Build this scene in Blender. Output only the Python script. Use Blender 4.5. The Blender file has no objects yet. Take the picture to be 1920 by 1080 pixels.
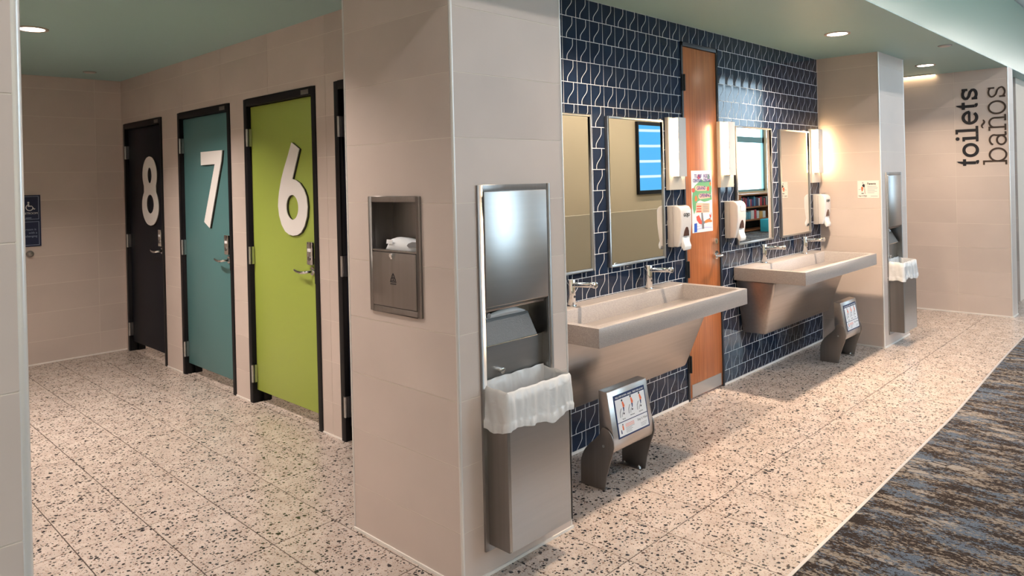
import bpy, bmesh, math, random
from mathutils import Matrix, Vector, noise as mnoise
random.seed(7)
SC = bpy.context.scene
COL = SC.collection

# ------------------------------------------------------------------ camera, sky, exposure
CAM_H = 1.56
yaw, pitch, roll, FPX, CY = 0.769406, -0.0011827, -0.02425, 1354.765, 337.763
F = Vector((math.cos(yaw)*math.cos(pitch), math.sin(yaw)*math.cos(pitch), math.sin(pitch)))
R0 = Vector((math.sin(yaw), -math.cos(yaw), 0)); U0 = R0.cross(F)
R1 = R0*math.cos(roll)+U0*math.sin(roll); U1 = -R0*math.sin(roll)+U0*math.cos(roll)
cam_d = bpy.data.cameras.new('camera'); cam = bpy.data.objects.new('camera', cam_d); COL.objects.link(cam)
cam_d.sensor_width = 36; cam_d.sensor_fit = 'HORIZONTAL'; cam_d.lens = FPX/1920*36
cam_d.shift_y = -(540-CY)/1920; cam_d.clip_start = .05; cam_d.clip_end = 200
m = Matrix((R1, U1, -F)).transposed().to_4x4(); m.translation = (0, 0, CAM_H); cam.matrix_world = m
SC.camera = cam
SC.view_settings.view_transform = 'Standard'; SC.view_settings.look = 'None'
SC.view_settings.gamma = 1; SC.view_settings.use_curve_mapping = False
SC.view_settings.exposure = 0.3
SC.cycles.use_denoising = True
SC.cycles.max_bounces = 10; SC.cycles.diffuse_bounces = 5; SC.cycles.glossy_bounces = 5; SC.cycles.transparent_max_bounces = 8
SC.cycles.sample_clamp_indirect = 8; SC.cycles.caustics_reflective = False; SC.cycles.caustics_refractive = False
W = bpy.data.worlds.new('overcast_sky'); SC.world = W; W.use_nodes = True
bg = W.node_tree.nodes['Background']; bg.inputs[0].default_value = (.72, .86, 1.0, 1); bg.inputs[1].default_value = 7.5

def area_light(name, loc, rot, sx, sy, power=0, color=(1, 1, 1), portal=False, shape='RECTANGLE', spread=math.pi, parent=None):
    d = bpy.data.lights.new(name, 'AREA'); d.shape = shape; d.size = sx
    if shape == 'RECTANGLE': d.size_y = sy
    d.energy = power; d.color = color; d.spread = spread
    if portal: d.cycles.is_portal = True
    o = bpy.data.objects.new(name, d); COL.objects.link(o)
    o.location = loc; o.rotation_euler = rot
    if parent: o.parent = parent
    return o
YW = -4.0                                             # the concourse's window wall
WIN = [(5.2, 8.4), (17.0, 19.95), (20.05, 23.0)]   # window openings in X
WZ0, WZ1 = 1.06, 3.95
for a, b in WIN:
    area_light('window_portal', ((a+b)/2, YW-.12, (WZ0+WZ1)/2), (math.pi/2, 0, 0), b-a, WZ1-WZ0, portal=True)
WARM = (1.0, .87, .77); AMBER = (1.0, .76, .55)
LINY, LINX = -.2, [.0, 4.4, 8.8, 13.2, 17.6, 22.0, 26.0]     # linear lights along the concourse ceiling
LINZ = 3.355+.1512*(1.62-LINY)-.03
for x in LINX: area_light('linear_ceiling_beam', (x, LINY, LINZ-.012), (0, 0, 0), 4.0, .10, 28, (1.0, .93, .87))

# ------------------------------------------------------------------ materials
def mat(name, color=(.5, .5, .5), rough=.5, metal=0., coat=0., spec=.5, emit=None, estr=0., alpha=1., trans=0., noise=None, bump=None, rnd=0., ior=1.45):
    """noise=(scale, amount, stretch) tints colour; bump=(scale, strength, stretch); rnd = per-object value change"""
    M = bpy.data.materials.new(name); M.use_nodes = True; t = M.node_tree; n = t.nodes; l = t.links
    b = n['Principled BSDF']; I = b.inputs
    I['Base Color'].default_value = (*color, 1); I['Roughness'].default_value = rough; I['Metallic'].default_value = metal
    I['Coat Weight'].default_value = coat; I['Coat Roughness'].default_value = .06; I['Specular IOR Level'].default_value = spec
    I['Alpha'].default_value = alpha; I['Transmission Weight'].default_value = trans; I['IOR'].default_value = ior
    if emit: I['Emission Color'].default_value = (*emit, 1); I['Emission Strength'].default_value = estr
    if noise or bump or rnd:
        geo = n.new('ShaderNodeNewGeometry'); oi = n.new('ShaderNodeObjectInfo')
        def ns(scale, stretch, detail=4):
            mp = n.new('ShaderNodeMapping'); mp.inputs['Scale'].default_value = stretch; l.new(geo.outputs['Position'], mp.inputs['Vector'])
            t_ = n.new('ShaderNodeTexNoise'); t_.noise_dimensions = '4D'; t_.inputs['Scale'].default_value = scale; t_.inputs['Detail'].default_value = detail
            mu = n.new('ShaderNodeMath'); mu.operation = 'MULTIPLY'; mu.inputs[1].default_value = 30; l.new(oi.outputs['Random'], mu.inputs[0]); l.new(mu.outputs[0], t_.inputs['W'])
            l.new(mp.outputs[0], t_.inputs['Vector']); return t_
        val = None
        if noise:
            t_ = ns(noise[0], noise[2] if len(noise) > 2 else (1, 1, 1)); mr = n.new('ShaderNodeMapRange')
            mr.inputs['From Min'].default_value = .3; mr.inputs['From Max'].default_value = .7
            mr.inputs['To Min'].default_value = 1-noise[1]; mr.inputs['To Max'].default_value = 1+noise[1]
            l.new(t_.outputs['Fac'], mr.inputs['Value']); val = mr.outputs[0]
        if rnd:
            mr = n.new('ShaderNodeMapRange'); mr.inputs['To Min'].default_value = 1-rnd; mr.inputs['To Max'].default_value = 1+rnd; l.new(oi.outputs['Random'], mr.inputs['Value'])
            if val:
                mu = n.new('ShaderNodeMath'); mu.operation = 'MULTIPLY'; l.new(val, mu.inputs[0]); l.new(mr.outputs[0], mu.inputs[1]); val = mu.outputs[0]
            else: val = mr.outputs[0]
        if val:
            hs = n.new('ShaderNodeHueSaturation'); hs.inputs['Color'].default_value = (*color, 1); l.new(val, hs.inputs['Value']); l.new(hs.outputs[0], I['Base Color'])
        if bump:
            t_ = ns(bump[0], bump[2] if len(bump) > 2 else (1, 1, 1)); bp = n.new('ShaderNodeBump'); bp.inputs['Strength'].default_value = bump[1]; bp.inputs['Distance'].default_value = .002
            l.new(t_.outputs['Fac'], bp.inputs['Height']); l.new(bp.outputs[0], I['Normal'])
    return M

M_TILE = mat('greige_porcelain', (.59, .505, .46), .42, noise=(2.2, .055), rnd=.02, spec=.4)
M_GROUT = mat('pale_grout', (.72, .65, .58), .9)
M_BLUE = mat('navy_glazed_tile', (.011, .021, .046), .07, noise=(5, .25), rnd=.12, spec=.38)
M_BGROUT = mat('white_grout', (.78, .78, .80), .8)
M_TRIM = mat('satin_edge_trim', (.74, .72, .70), .3, .35)
M_BASE = mat('pale_base_strip', (.80, .76, .72), .4)
M_CEIL = mat('seafoam_ceiling_paint', (.35, .54, .53), .5)
M_FASC = mat('pale_aqua_gloss_panel', (.22, .32, .26), .22, spec=.5)
M_CONC = mat('concourse_ceiling_paint', (.62, .64, .64), .7)
M_TAN = mat('tan_wall_paint', (.66, .52, .34), .6)
M_BLACK = mat('black_steel_frame', (.008, .008, .010), .45, spec=.25)
M_D8 = mat('charcoal_navy_laminate', (.009, .011, .019), .5, spec=.25)
M_D7 = mat('teal_laminate', (.090, .215, .225), .4)
M_D6 = mat('lime_green_laminate', (.37, .47, .085), .4)
M_D5 = mat('midnight_laminate', (.007, .010, .022), .45, spec=.25)
M_NUM = mat('white_number_face', (.92, .89, .88), .45)
M_NUMSHADE = mat('number_edge_shade', (.03, .025, .02), .6)  # raised number edge with its shadow put into the colour
M_STEEL = mat('brushed_steel', (.44, .43, .42), .32, 1., noise=(60, .025, (.03, .03, 1)), bump=(140, .04, (.02, .02, 1)))
M_STEELM = mat('satin_steel_frame', (.34, .33, .325), .40, 1., noise=(60, .05, (1, 1, .03)))
M_STEELH = mat('brushed_steel_crosswise', (.46, .43, .41), .32, 1., noise=(60, .06, (.03, 1, 1)), bump=(140, .06, (.02, 1, 1)))
M_STEELD = mat('dark_brushed_steel', (.27, .25, .24), .42, 1., noise=(50, .06, (1, 1, .03)))
M_CHROME = mat('chrome', (.80, .80, .80), .06, 1.)
M_HINGE = mat('satin_hinge_steel', (.55, .55, .55), .3, 1.)
M_MIRROR = mat('mirror_silver', (.93, .94, .93), .004, 1.)
M_WHITE = mat('white_print', (.80, .80, .82), .5)
M_NAVY = mat('navy_print', (.010, .030, .11), .45)
M_INK = mat('dark_ink', (.02, .02, .025), .6)
M_GREYINK = mat('grey_ink', (.35, .35, .37), .6)
M_ORANGE = mat('orange_print', (.80, .16, .06), .6)
M_PLASTIC = mat('white_glossy_plastic', (.74, .70, .68), .18, coat=.3)
M_PLGREY = mat('pale_grey_plastic', (.50, .47, .45), .3)
M_CLEAR = mat('frosted_button', (.78, .80, .82), .12, coat=.5)
M_TEXT1 = mat('black_lettering', (.008, .009, .014), .5)
M_TEXT2 = mat('bronze_lettering', (.045, .028, .020), .45)
M_PLATE = mat('cream_sconce_plate', (.72, .64, .54), .4)
M_COVER = mat('grey_sconce_cover', (.55, .53, .52), .4)
M_GLOW = mat('sconce_diffuser', (1, .9, .75), .4, emit=(1.0, .70, .38), estr=26)
M_LENS = mat('downlight_lens', (1, .95, .88), .4, emit=(1, .90, .76), estr=14)
M_COVE = mat('cove_light_lens', (1, .9, .7), .4, emit=(1, .76, .46), estr=14)
M_TOWEL = mat('paper_towel', (.86, .88, .92), .9)
M_QUARTZ = mat('grey_quartz', (.37, .335, .32), .30, noise=(260, .22), spec=.5)
M_SCRATCH = mat('pebbled_steel', (.17, .165, .16), .50, 1., bump=(160, 1.))
M_DARK = mat('dark_recess', (.02, .02, .02), .8)
M_ALU = mat('window_mullion', (.20, .38, .42), .4, .3)
M_RUBBER = mat('black_rubber', (.015, .015, .015), .6)

def nodes(name):
    M = bpy.data.materials.new(name); M.use_nodes = True; t = M.node_tree
    return M, t.nodes, t.links, t.nodes['Principled BSDF'].inputs
def ramp(n, pts, interp='LINEAR'):
    r = n.new('ShaderNodeValToRGB'); r.color_ramp.interpolation = interp; e = r.color_ramp.elements
    while len(e) < len(pts): e.new(.5)
    for k, (p, c) in enumerate(pts): e[k].position = p; e[k].color = (*c, 1)
    return r
def liner_mat():
    M, n, l, I = nodes('translucent_white_liner'); I['Base Color'].default_value = (.96, .95, .95, 1); I['Roughness'].default_value = .2
    tr = n.new('ShaderNodeBsdfTranslucent'); tr.inputs[0].default_value = (.86, .82, .78, 1); tp = n.new('ShaderNodeBsdfTransparent'); m1 = n.new('ShaderNodeMixShader'); m1.inputs[0].default_value = .30; m2 = n.new('ShaderNodeMixShader'); m2.inputs[0].default_value = .05
    ge = n.new('ShaderNodeNewGeometry'); tx = n.new('ShaderNodeTexNoise'); tx.inputs['Scale'].default_value = 15; tx.inputs['Detail'].default_value = 1; tx.inputs['Distortion'].default_value = 1.2; l.new(ge.outputs['Position'], tx.inputs['Vector']); bp = n.new('ShaderNodeBump'); bp.inputs['Strength'].default_value = .6; bp.inputs['Distance'].default_value = .008; l.new(tx.outputs['Fac'], bp.inputs['Height']); l.new(bp.outputs[0], I['Normal'])
    b = n['Principled BSDF']; l.new(b.outputs[0], m1.inputs[1]); l.new(tr.outputs[0], m1.inputs[2]); l.new(m1.outputs[0], m2.inputs[1]); l.new(tp.outputs[0], m2.inputs[2]); l.new(m2.outputs[0], n['Material Output'].inputs[0]); return M
M_LINER = liner_mat()
def terrazzo():
    M, n, l, I = nodes('speckled_terrazzo')
    geo = n.new('ShaderNodeNewGeometry'); oi = n.new('ShaderNodeObjectInfo')
    off = n.new('ShaderNodeVectorMath'); off.operation = 'SCALE'; off.inputs[0].default_value = (37, 53, 0); l.new(oi.outputs['Random'], off.inputs['Scale'])
    add = n.new('ShaderNodeVectorMath'); add.operation = 'ADD'; l.new(geo.outputs['Position'], add.inputs[0]); l.new(off.outputs[0], add.inputs[1])
    base = n.new('ShaderNodeTexNoise'); base.inputs['Scale'].default_value = 9; base.inputs['Detail'].default_value = 3; l.new(add.outputs[0], base.inputs['Vector'])
    rb = ramp(n, [(.35, (.46, .38, .335)), (.65, (.575, .49, .44))]); l.new(base.outputs['Fac'], rb.inputs['Fac']); last = rb.outputs[0]
    for scale, keep, pal, rad in ((170, .50, [(0, (.34, .25, .20)), (.4, (.47, .43, .40)), (.72, (.10, .08, .07))], .55), (84, .45, [(0, (.04, .035, .035)), (.38, (.24, .17, .14)), (.6, (.38, .35, .34)), (.78, (.015, .015, .02))], .48),
                                  (52, .34, [(0, (.020, .020, .025)), (.45, (.09, .06, .05)), (.64, (.34, .30, .29)), (.78, (.012, .012, .016))], .42), (36, .15, [(0, (.015, .015, .019)), (.55, (.06, .045, .04)), (.72, (.30, .22, .18))], .38)):
        w = n.new('ShaderNodeTexNoise'); w.inputs['Scale'].default_value = scale*1.3; l.new(add.outputs[0], w.inputs['Vector'])
        ws = n.new('ShaderNodeVectorMath'); ws.operation = 'SCALE'; ws.inputs['Scale'].default_value = .7/scale; l.new(w.outputs['Color'], ws.inputs[0])
        wa = n.new('ShaderNodeVectorMath'); wa.operation = 'ADD'; l.new(add.outputs[0], wa.inputs[0]); l.new(ws.outputs[0], wa.inputs[1])
        v = n.new('ShaderNodeTexVoronoi'); v.inputs['Scale'].default_value = scale; l.new(wa.outputs[0], v.inputs['Vector'])
        sp = n.new('ShaderNodeSeparateColor'); l.new(v.outputs['Color'], sp.inputs[0])
        k = n.new('ShaderNodeMath'); k.operation = 'LESS_THAN'; k.inputs[1].default_value = keep; l.new(sp.outputs[0], k.inputs[0])
        mr = n.new('ShaderNodeMapRange'); mr.inputs['To Min'].default_value = rad*.45; mr.inputs['To Max'].default_value = rad; l.new(sp.outputs[1], mr.inputs['Value'])
        d = n.new('ShaderNodeMath'); d.operation = 'LESS_THAN'; l.new(v.outputs['Distance'], d.inputs[0]); l.new(mr.outputs[0], d.inputs[1])
        mu = n.new('ShaderNodeMath'); mu.operation = 'MULTIPLY'; l.new(k.outputs[0], mu.inputs[0]); l.new(d.outputs[0], mu.inputs[1])
        rc = ramp(n, pal, 'CONSTANT'); l.new(sp.outputs[2], rc.inputs['Fac'])
        mx = n.new('ShaderNodeMix'); mx.data_type = 'RGBA'; l.new(mu.outputs[0], mx.inputs['Factor']); l.new(last, mx.inputs['A']); l.new(rc.outputs[0], mx.inputs['B']); last = mx.outputs['Result']
    l.new(last, I['Base Color']); I['Roughness'].default_value = .26; I['Specular IOR Level'].default_value = .45
    return M
M_TERR = terrazzo()
def carpet_mat():
    M, n, l, I = nodes('streaked_carpet')
    geo = n.new('ShaderNodeNewGeometry')
    def nz(scale, st, detail=3, rough=.6, loc=(0, 0, 0)):
        mp = n.new('ShaderNodeMapping'); mp.inputs['Scale'].default_value = st; mp.inputs['Location'].default_value = loc; l.new(geo.outputs['Position'], mp.inputs['Vector'])
        t = n.new('ShaderNodeTexNoise'); t.inputs['Scale'].default_value = scale; t.inputs['Detail'].default_value = detail; t.inputs['Roughness'].default_value = rough; l.new(mp.outputs[0], t.inputs['Vector']); return t.outputs['Fac']
    def mix2(a, b, k):
        m_ = n.new('ShaderNodeMix'); m_.inputs['Factor'].default_value = k; l.new(a, m_.inputs['A']); l.new(b, m_.inputs['B']); return m_.outputs['Result']
    fine = nz(95, (1.2, .55, 1), 2); fine2 = nz(120, (1.2, .6, 1), 2, .6, (3, 5, 0))
    tan = mix2(nz(3.4, (4.6, 1.2, 1), 5, .66), fine, .42); blu = mix2(nz(3.0, (4.2, 1.0, 1), 5, .66, (7, 3, 0)), fine2, .42)
    rt = ramp(n, [(.49, (.035, .026, .023)), (.515, (.075, .055, .046)), (.53, (.20, .165, .135)), (.58, (.27, .23, .195))]); l.new(tan, rt.inputs['Fac'])
    rb = ramp(n, [(.525, (0, 0, 0)), (.545, (1, 1, 1))]); l.new(blu, rb.inputs['Fac'])
    mx = n.new('ShaderNodeMix'); mx.data_type = 'RGBA'; l.new(rb.outputs[0], mx.inputs['Factor']); l.new(rt.outputs[0], mx.inputs['A']); mx.inputs['B'].default_value = (.105, .135, .180, 1)
    mp = n.new('ShaderNodeMapping'); mp.inputs['Scale'].default_value = (11, 7, 1); l.new(geo.outputs['Position'], mp.inputs['Vector'])
    v = n.new('ShaderNodeTexVoronoi'); v.feature = 'DISTANCE_TO_EDGE'; v.inputs['Scale'].default_value = 1.5; l.new(mp.outputs[0], v.inputs['Vector'])
    rc = ramp(n, [(.57, (0, 0, 0)), (.60, (1, 1, 1))]); l.new(mix2(nz(1.8, (3.2, .7, 1), 2), fine, .18), rc.inputs['Fac'])
    ve = ramp(n, [(.04, (0, 0, 0)), (.10, (1, 1, 1))]); l.new(v.outputs['Distance'], ve.inputs['Fac'])
    mu = n.new('ShaderNodeMath'); mu.operation = 'MULTIPLY'; l.new(rc.outputs[0], mu.inputs[0]); l.new(ve.outputs[0], mu.inputs[1])
    mx2 = n.new('ShaderNodeMix'); mx2.data_type = 'RGBA'; l.new(mu.outputs[0], mx2.inputs['Factor']); l.new(mx.outputs['Result'], mx2.inputs['A']); mx2.inputs['B'].default_value = (.30, .27, .245, 1)
    f = nz(420, (1, 1, 1), 2); rf = ramp(n, [(.35, (.6, .6, .6)), (.65, (1.25, 1.25, 1.25))]); l.new(f, rf.inputs['Fac'])
    mm = n.new('ShaderNodeMix'); mm.data_type = 'RGBA'; mm.blend_type = 'MULTIPLY'; mm.inputs['Factor'].default_value = 1; l.new(mx2.outputs['Result'], mm.inputs['A']); l.new(rf.outputs[0], mm.inputs['B'])
    l.new(mm.outputs['Result'], I['Base Color']); I['Roughness'].default_value = .95; I['Specular IOR Level'].default_value = .1
    bp = n.new('ShaderNodeBump'); bp.inputs['Strength'].default_value = .6; bp.inputs['Distance'].default_value = .004; l.new(f, bp.inputs['Height']); l.new(bp.outputs[0], I['Normal'])
    return M
M_CARPET = carpet_mat()
def wood_mat():
    M, n, l, I = nodes('orange_wood_veneer')
    geo = n.new('ShaderNodeNewGeometry'); mp = n.new('ShaderNodeMapping'); mp.inputs['Scale'].default_value = (1, 1, .035); l.new(geo.outputs['Position'], mp.inputs['Vector'])
    t = n.new('ShaderNodeTexNoise'); t.inputs['Scale'].default_value = 75; t.inputs['Detail'].default_value = 6; l.new(mp.outputs[0], t.inputs['Vector'])
    r = ramp(n, [(.3, (.33, .095, .028)), (.55, (.46, .145, .045)), (.75, (.53, .19, .065))]); l.new(t.outputs['Fac'], r.inputs['Fac'])
    l.new(r.outputs[0], I['Base Color']); I['Roughness'].default_value = .32; I['Coat Weight'].default_value = .25; I['Coat Roughness'].default_value = .25
    return M
M_WOOD = wood_mat()
def glass_mat():
    M = bpy.data.materials.new('window_glass'); M.use_nodes = True; t = M.node_tree; n = t.nodes; l = t.links; n.remove(n['Principled BSDF'])
    tr = n.new('ShaderNodeBsdfTransparent'); tr.inputs[0].default_value = (.90, .95, .96, 1); gl = n.new('ShaderNodeBsdfGlossy'); gl.inputs['Roughness'].default_value = .02
    lw = n.new('ShaderNodeLayerWeight'); lw.inputs['Blend'].default_value = .5; pw = n.new('ShaderNodeMath'); pw.operation = 'POWER'; pw.inputs[1].default_value = 5; l.new(lw.outputs['Facing'], pw.inputs[0])
    fr = n.new('ShaderNodeMath'); fr.operation = 'MULTIPLY_ADD'; fr.inputs[1].default_value = .9; fr.inputs[2].default_value = .03; l.new(pw.outputs[0], fr.inputs[0]); mx = n.new('ShaderNodeMixShader'); l.new(fr.outputs[0], mx.inputs[0]); l.new(tr.outputs[0], mx.inputs[1]); l.new(gl.outputs[0], mx.inputs[2])
    l.new(mx.outputs[0], n['Material Output'].inputs[0]); return M
M_GLASS = glass_mat()
def screen_mat():
    M, n, l, I = nodes('lit_blue_screen')
    geo = n.new('ShaderNodeNewGeometry'); w = n.new('ShaderNodeTexWave'); w.bands_direction = 'Z'; w.inputs['Scale'].default_value = .9; w.inputs['Distortion'].default_value = 1.2; w.inputs['Detail'].default_value = 0; w.inputs['Detail Scale'].default_value = .4
    l.new(geo.outputs['Position'], w.inputs['Vector']); r = ramp(n, [(.90, (.06, .42, .85)), (.97, (.65, .85, 1))]); l.new(w.outputs['Fac'], r.inputs['Fac'])
    l.new(r.outputs[0], I['Emission Color']); I['Emission Strength'].default_value = 1.0; I['Base Color'].default_value = (.01, .01, .01, 1); I['Roughness'].default_value = .2
    return M
M_SCREEN = screen_mat()

# ------------------------------------------------------------------ mesh helpers
class MB:
    def __init__(s): s.v = []; s.f = []; s.sm = False
    def add(s, vs, fs):
        k = len(s.v); s.v += [tuple(map(float, p)) for p in vs]; s.f += [tuple(i+k for i in q) for q in fs]; return s
    def box(s, x0, x1, y0, y1, z0, z1):
        return s.add([(x0, y0, z0), (x1, y0, z0), (x1, y1, z0), (x0, y1, z0), (x0, y0, z1), (x1, y0, z1), (x1, y1, z1), (x0, y1, z1)],
                     [(0, 3, 2, 1), (4, 5, 6, 7), (0, 1, 5, 4), (1, 2, 6, 5), (2, 3, 7, 6), (3, 0, 4, 7)])
    def hexa(s, bot, top):
        return s.add(list(bot)+list(top), [(0, 3, 2, 1), (4, 5, 6, 7), (0, 1, 5, 4), (1, 2, 6, 5), (2, 3, 7, 6), (3, 0, 4, 7)])
    def prism(s, poly, axis, a, b):
        """2-D polygon swept along an axis; 'x': (y,z)  'y': (x,z)  'z': (x,y)"""
        def P(p, c): return {'x': (c, p[0], p[1]), 'y': (p[0], c, p[1]), 'z': (p[0], p[1], c)}[axis]
        n = len(poly)
        return s.add([P(p, a) for p in poly]+[P(p, b) for p in poly], [tuple(range(n))[::-1], tuple(range(n, 2*n))]+[(i, (i+1) % n, n+(i+1) % n, n+i) for i in range(n)])
    def tube(s, p0, p1, r0, r1=None, n=20, caps=True):
        r1 = r0 if r1 is None else r1; p0 = Vector(p0); p1 = Vector(p1); d = (p1-p0).normalized(); a = d.orthogonal().normalized(); b = d.cross(a); vs = []
        for p, r in ((p0, r0), (p1, r1)):
            vs += [p+(a*math.cos(2*math.pi*i/n)+b*math.sin(2*math.pi*i/n))*r for i in range(n)]
        fs = [(i, (i+1) % n, n+(i+1) % n, n+i) for i in range(n)]
        if caps: fs += [tuple(range(n))[::-1], tuple(range(n, 2*n))]
        s.sm = True; return s.add(vs, fs)
    def path(s, pts, r, n=12):
        pts = [Vector(p) for p in pts]; rr = r if isinstance(r, (list, tuple)) else [r]*len(pts); vs = []; prev = None
        for k, p in enumerate(pts):
            d = (pts[min(k+1, len(pts)-1)]-pts[max(k-1, 0)]).normalized(); a = d.orthogonal().normalized() if prev is None else (prev-d*prev.dot(d)).normalized(); prev = a; b = d.cross(a)
            vs += [p+(a*math.cos(2*math.pi*i/n)+b*math.sin(2*math.pi*i/n))*rr[k] for i in range(n)]
        fs = [(k*n+i, k*n+(i+1) % n, (k+1)*n+(i+1) % n, (k+1)*n+i) for k in range(len(pts)-1) for i in range(n)]
        fs += [tuple(range(n))[::-1], tuple(range(len(vs)-n, len(vs)))]; s.sm = True; return s.add(vs, fs)
    def ring(s, c, r0, r1, z0, z1, n=28):
        vs = []
        for r, z in ((r0, z0), (r1, z0), (r1, z1), (r0, z1)): vs += [(c[0]+r*math.cos(2*math.pi*i/n), c[1]+r*math.sin(2*math.pi*i/n), z) for i in range(n)]
        s.sm = True; return s.add(vs, [(k*n+i, k*n+(i+1) % n, ((k+1) % 4)*n+(i+1) % n, ((k+1) % 4)*n+i) for k in range(4) for i in range(n)])
    def grid(s, rows):
        n = len(rows[0]); return s.add([p for r in rows for p in r], [(k*n+i, k*n+i+1, (k+1)*n+i+1, (k+1)*n+i) for k in range(len(rows)-1) for i in range(n-1)])
    def mesh(s, name, bevel=0, seg=2, off=(0, 0, 0), smooth=False):
        me = bpy.data.meshes.new(name); me.from_pydata([(a-off[0], b-off[1], c-off[2]) for a, b, c in s.v], [], s.f)
        bm = bmesh.new(); bm.from_mesh(me); bmesh.ops.remove_doubles(bm, verts=bm.verts, dist=1e-6); bmesh.ops.recalc_face_normals(bm, faces=bm.faces)
        if bevel:
            es = [e for e in bm.edges if len(e.link_faces) == 2 and e.calc_face_angle(0) > .5]
            bmesh.ops.bevel(bm, geom=es, offset=bevel, segments=seg, profile=.5, affect='EDGES', clamp_overlap=True)
        bm.to_mesh(me); bm.free()
        if s.sm or smooth or bevel:
            for p in me.polygons: p.use_smooth = True
            me.set_sharp_from_angle(angle=math.radians(35 if not smooth else 70))
        return me
def root_loc(o):
    v = Vector((0, 0, 0))
    while o is not None: v += o.location; o = o.parent
    return v
def obj(name, mb, material, parent=None, bevel=0, seg=2, smooth=False, loc=None):
    off = root_loc(parent) if parent else (Vector(loc) if loc else Vector((0, 0, 0)))
    me = mb if isinstance(mb, bpy.types.Mesh) else mb.mesh(name, bevel, seg, off, smooth)
    me.materials.clear(); me.materials.append(material)
    o = bpy.data.objects.new(name, me); COL.objects.link(o)
    if parent: o.parent = parent
    elif loc: o.location = loc
    return o
def tag(o, label, cat, group=None, kind=None):
    if label: o['label'] = label
    if cat: o['category'] = cat
    if group: o['group'] = group
    if kind: o['kind'] = kind
    return o
def thing(name, label, cat, loc, group=None, kind=None):
    o = bpy.data.objects.new(name, None); o.empty_display_size = .1; COL.objects.link(o); o.location = loc; return tag(o, label, cat, group, kind)
def struct(name, mb, material, label=None, bevel=0, loc=None):
    o = obj(name, mb, material, bevel=bevel, loc=loc); o['kind'] = 'structure'
    if label: o['label'] = label
    return o
def dup(root, dloc, label, group=None):
    r = root.copy(); COL.objects.link(r); r.location = root.location+Vector(dloc); r['label'] = label
    if group: r['group'] = group
    def rec(src, dst):
        for ch in list(src.children):
            c = ch.copy(); COL.objects.link(c); c.parent = dst; rec(ch, c)
    rec(root, r); return r
def B(*a): return MB().box(*a)
def text_mesh(body, size, align='LEFT', extrude=.0004, bold=False, spacing=1.0):
    c = bpy.data.curves.new('lettering', 'FONT'); c.body = body; c.size = size; c.align_x = align; c.extrude = extrude; c.space_character = spacing; c.resolution_u = 3
    if bold: c.offset = size*.018
    o = bpy.data.objects.new('lettering', c); COL.objects.link(o); bpy.context.view_layer.update()
    dg = bpy.context.evaluated_depsgraph_get(); me = bpy.data.meshes.new_from_object(o.evaluated_get(dg)); bpy.data.objects.remove(o); bpy.data.curves.remove(c); return me
def text(name, body, size, mt, parent, origin, right, up, align='LEFT', bold=False, extrude=.0004, spacing=1.0, width=None):
    """lettering lying on a surface: origin in world, right/up unit vectors"""
    me = text_mesh(body, size, align, extrude, bold, spacing); r = Vector(right).normalized(); u = Vector(up).normalized(); n_ = r.cross(u)
    off = root_loc(parent) if parent else Vector((0, 0, 0)); k = 1
    if width:
        xs = [v.co.x for v in me.vertices]; k = width/max(1e-6, max(xs)-min(xs))
    for v in me.vertices:
        p = Vector(origin)+r*v.co.x*k+u*v.co.y+n_*(v.co.z+extrude) - off; v.co = p
    return obj(name, me, mt, parent)
# rectangles minus holes
def subtract(rect, holes):
    out = [rect]
    for h in holes:
        new = []
        for (a, b, c, d) in out:
            e, f, g, k = max(a, h[0]), min(b, h[1]), max(c, h[2]), min(d, h[3])
            if e >= f-1e-6 or g >= k-1e-6: new.append((a, b, c, d)); continue
            if a < e-1e-6: new.append((a, e, c, d))
            if f < b-1e-6: new.append((f, b, c, d))
            if c < g-1e-6: new.append((e, f, c, g))
            if k < d-1e-6: new.append((e, f, k, d))
        out = new
    return out
ROWS = [0.0]+[.2075+.2530*k for k in range(10)]+[2.6]
TILE_CACHE = {}
GAP = .0016
def tile_face(parent, axis, plane, sign, u0, u1, joints, holes=(), rows=ROWS, thick=.009, material=None, name='wall_tile'):
    """a field of large wall tiles on plane axis=plane; sign = direction the tiles stand off the wall behind them"""
    us = sorted({u0, u1, *[j for j in joints if u0 < j < u1]})
    for zi in range(len(rows)-1):
        for ui in range(len(us)-1):
            a, b = us[ui]+(GAP if ui else 0), us[ui+1]-(GAP if ui < len(us)-2 else 0); c, d = rows[zi]+(GAP if zi else 0), rows[zi+1]-(GAP if zi < len(rows)-2 else 0)
            parts = subtract((a, b, c, d), holes)
            if not parts: continue
            mb = MB()
            lo, hi = (plane-thick, plane) if sign > 0 else (plane, plane+thick)
            if len(parts) == 1:
                q = parts[0]; key = (axis, round(q[1]-q[0], 4), round(q[3]-q[2], 4), thick)
                if key not in TILE_CACHE:
                    t = MB()
                    if axis == 'x': t.box(0, thick, 0, key[1], 0, key[2])
                    else: t.box(0, key[1], 0, thick, 0, key[2])
                    TILE_CACHE[key] = t.mesh(name)
                o = bpy.data.objects.new(name, TILE_CACHE[key])
                if not o.data.materials: o.data.materials.append(material or M_TILE)
                COL.objects.link(o); o.parent = parent
                o.location = Vector((lo, q[0], q[2]) if axis == 'x' else (q[0], lo, q[2]))-root_loc(parent)
            else:
                for q in parts:
                    if axis == 'x': mb.box(lo, hi, q[0], q[1], q[2], q[3])
                    else: mb.box(q[0], q[1], lo, hi, q[2], q[3])
                obj(name, mb, material or M_TILE, parent)
def core(axis, lo, hi, u0, u1, z0, z1, holes=()):
    mb = MB()
    for a, b, c, d in subtract((u0, u1, z0, z1), holes):
        if axis == 'x': mb.box(lo, hi, a, b, c, d)
        else: mb.box(a, b, lo, hi, c, d)
    return mb

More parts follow.
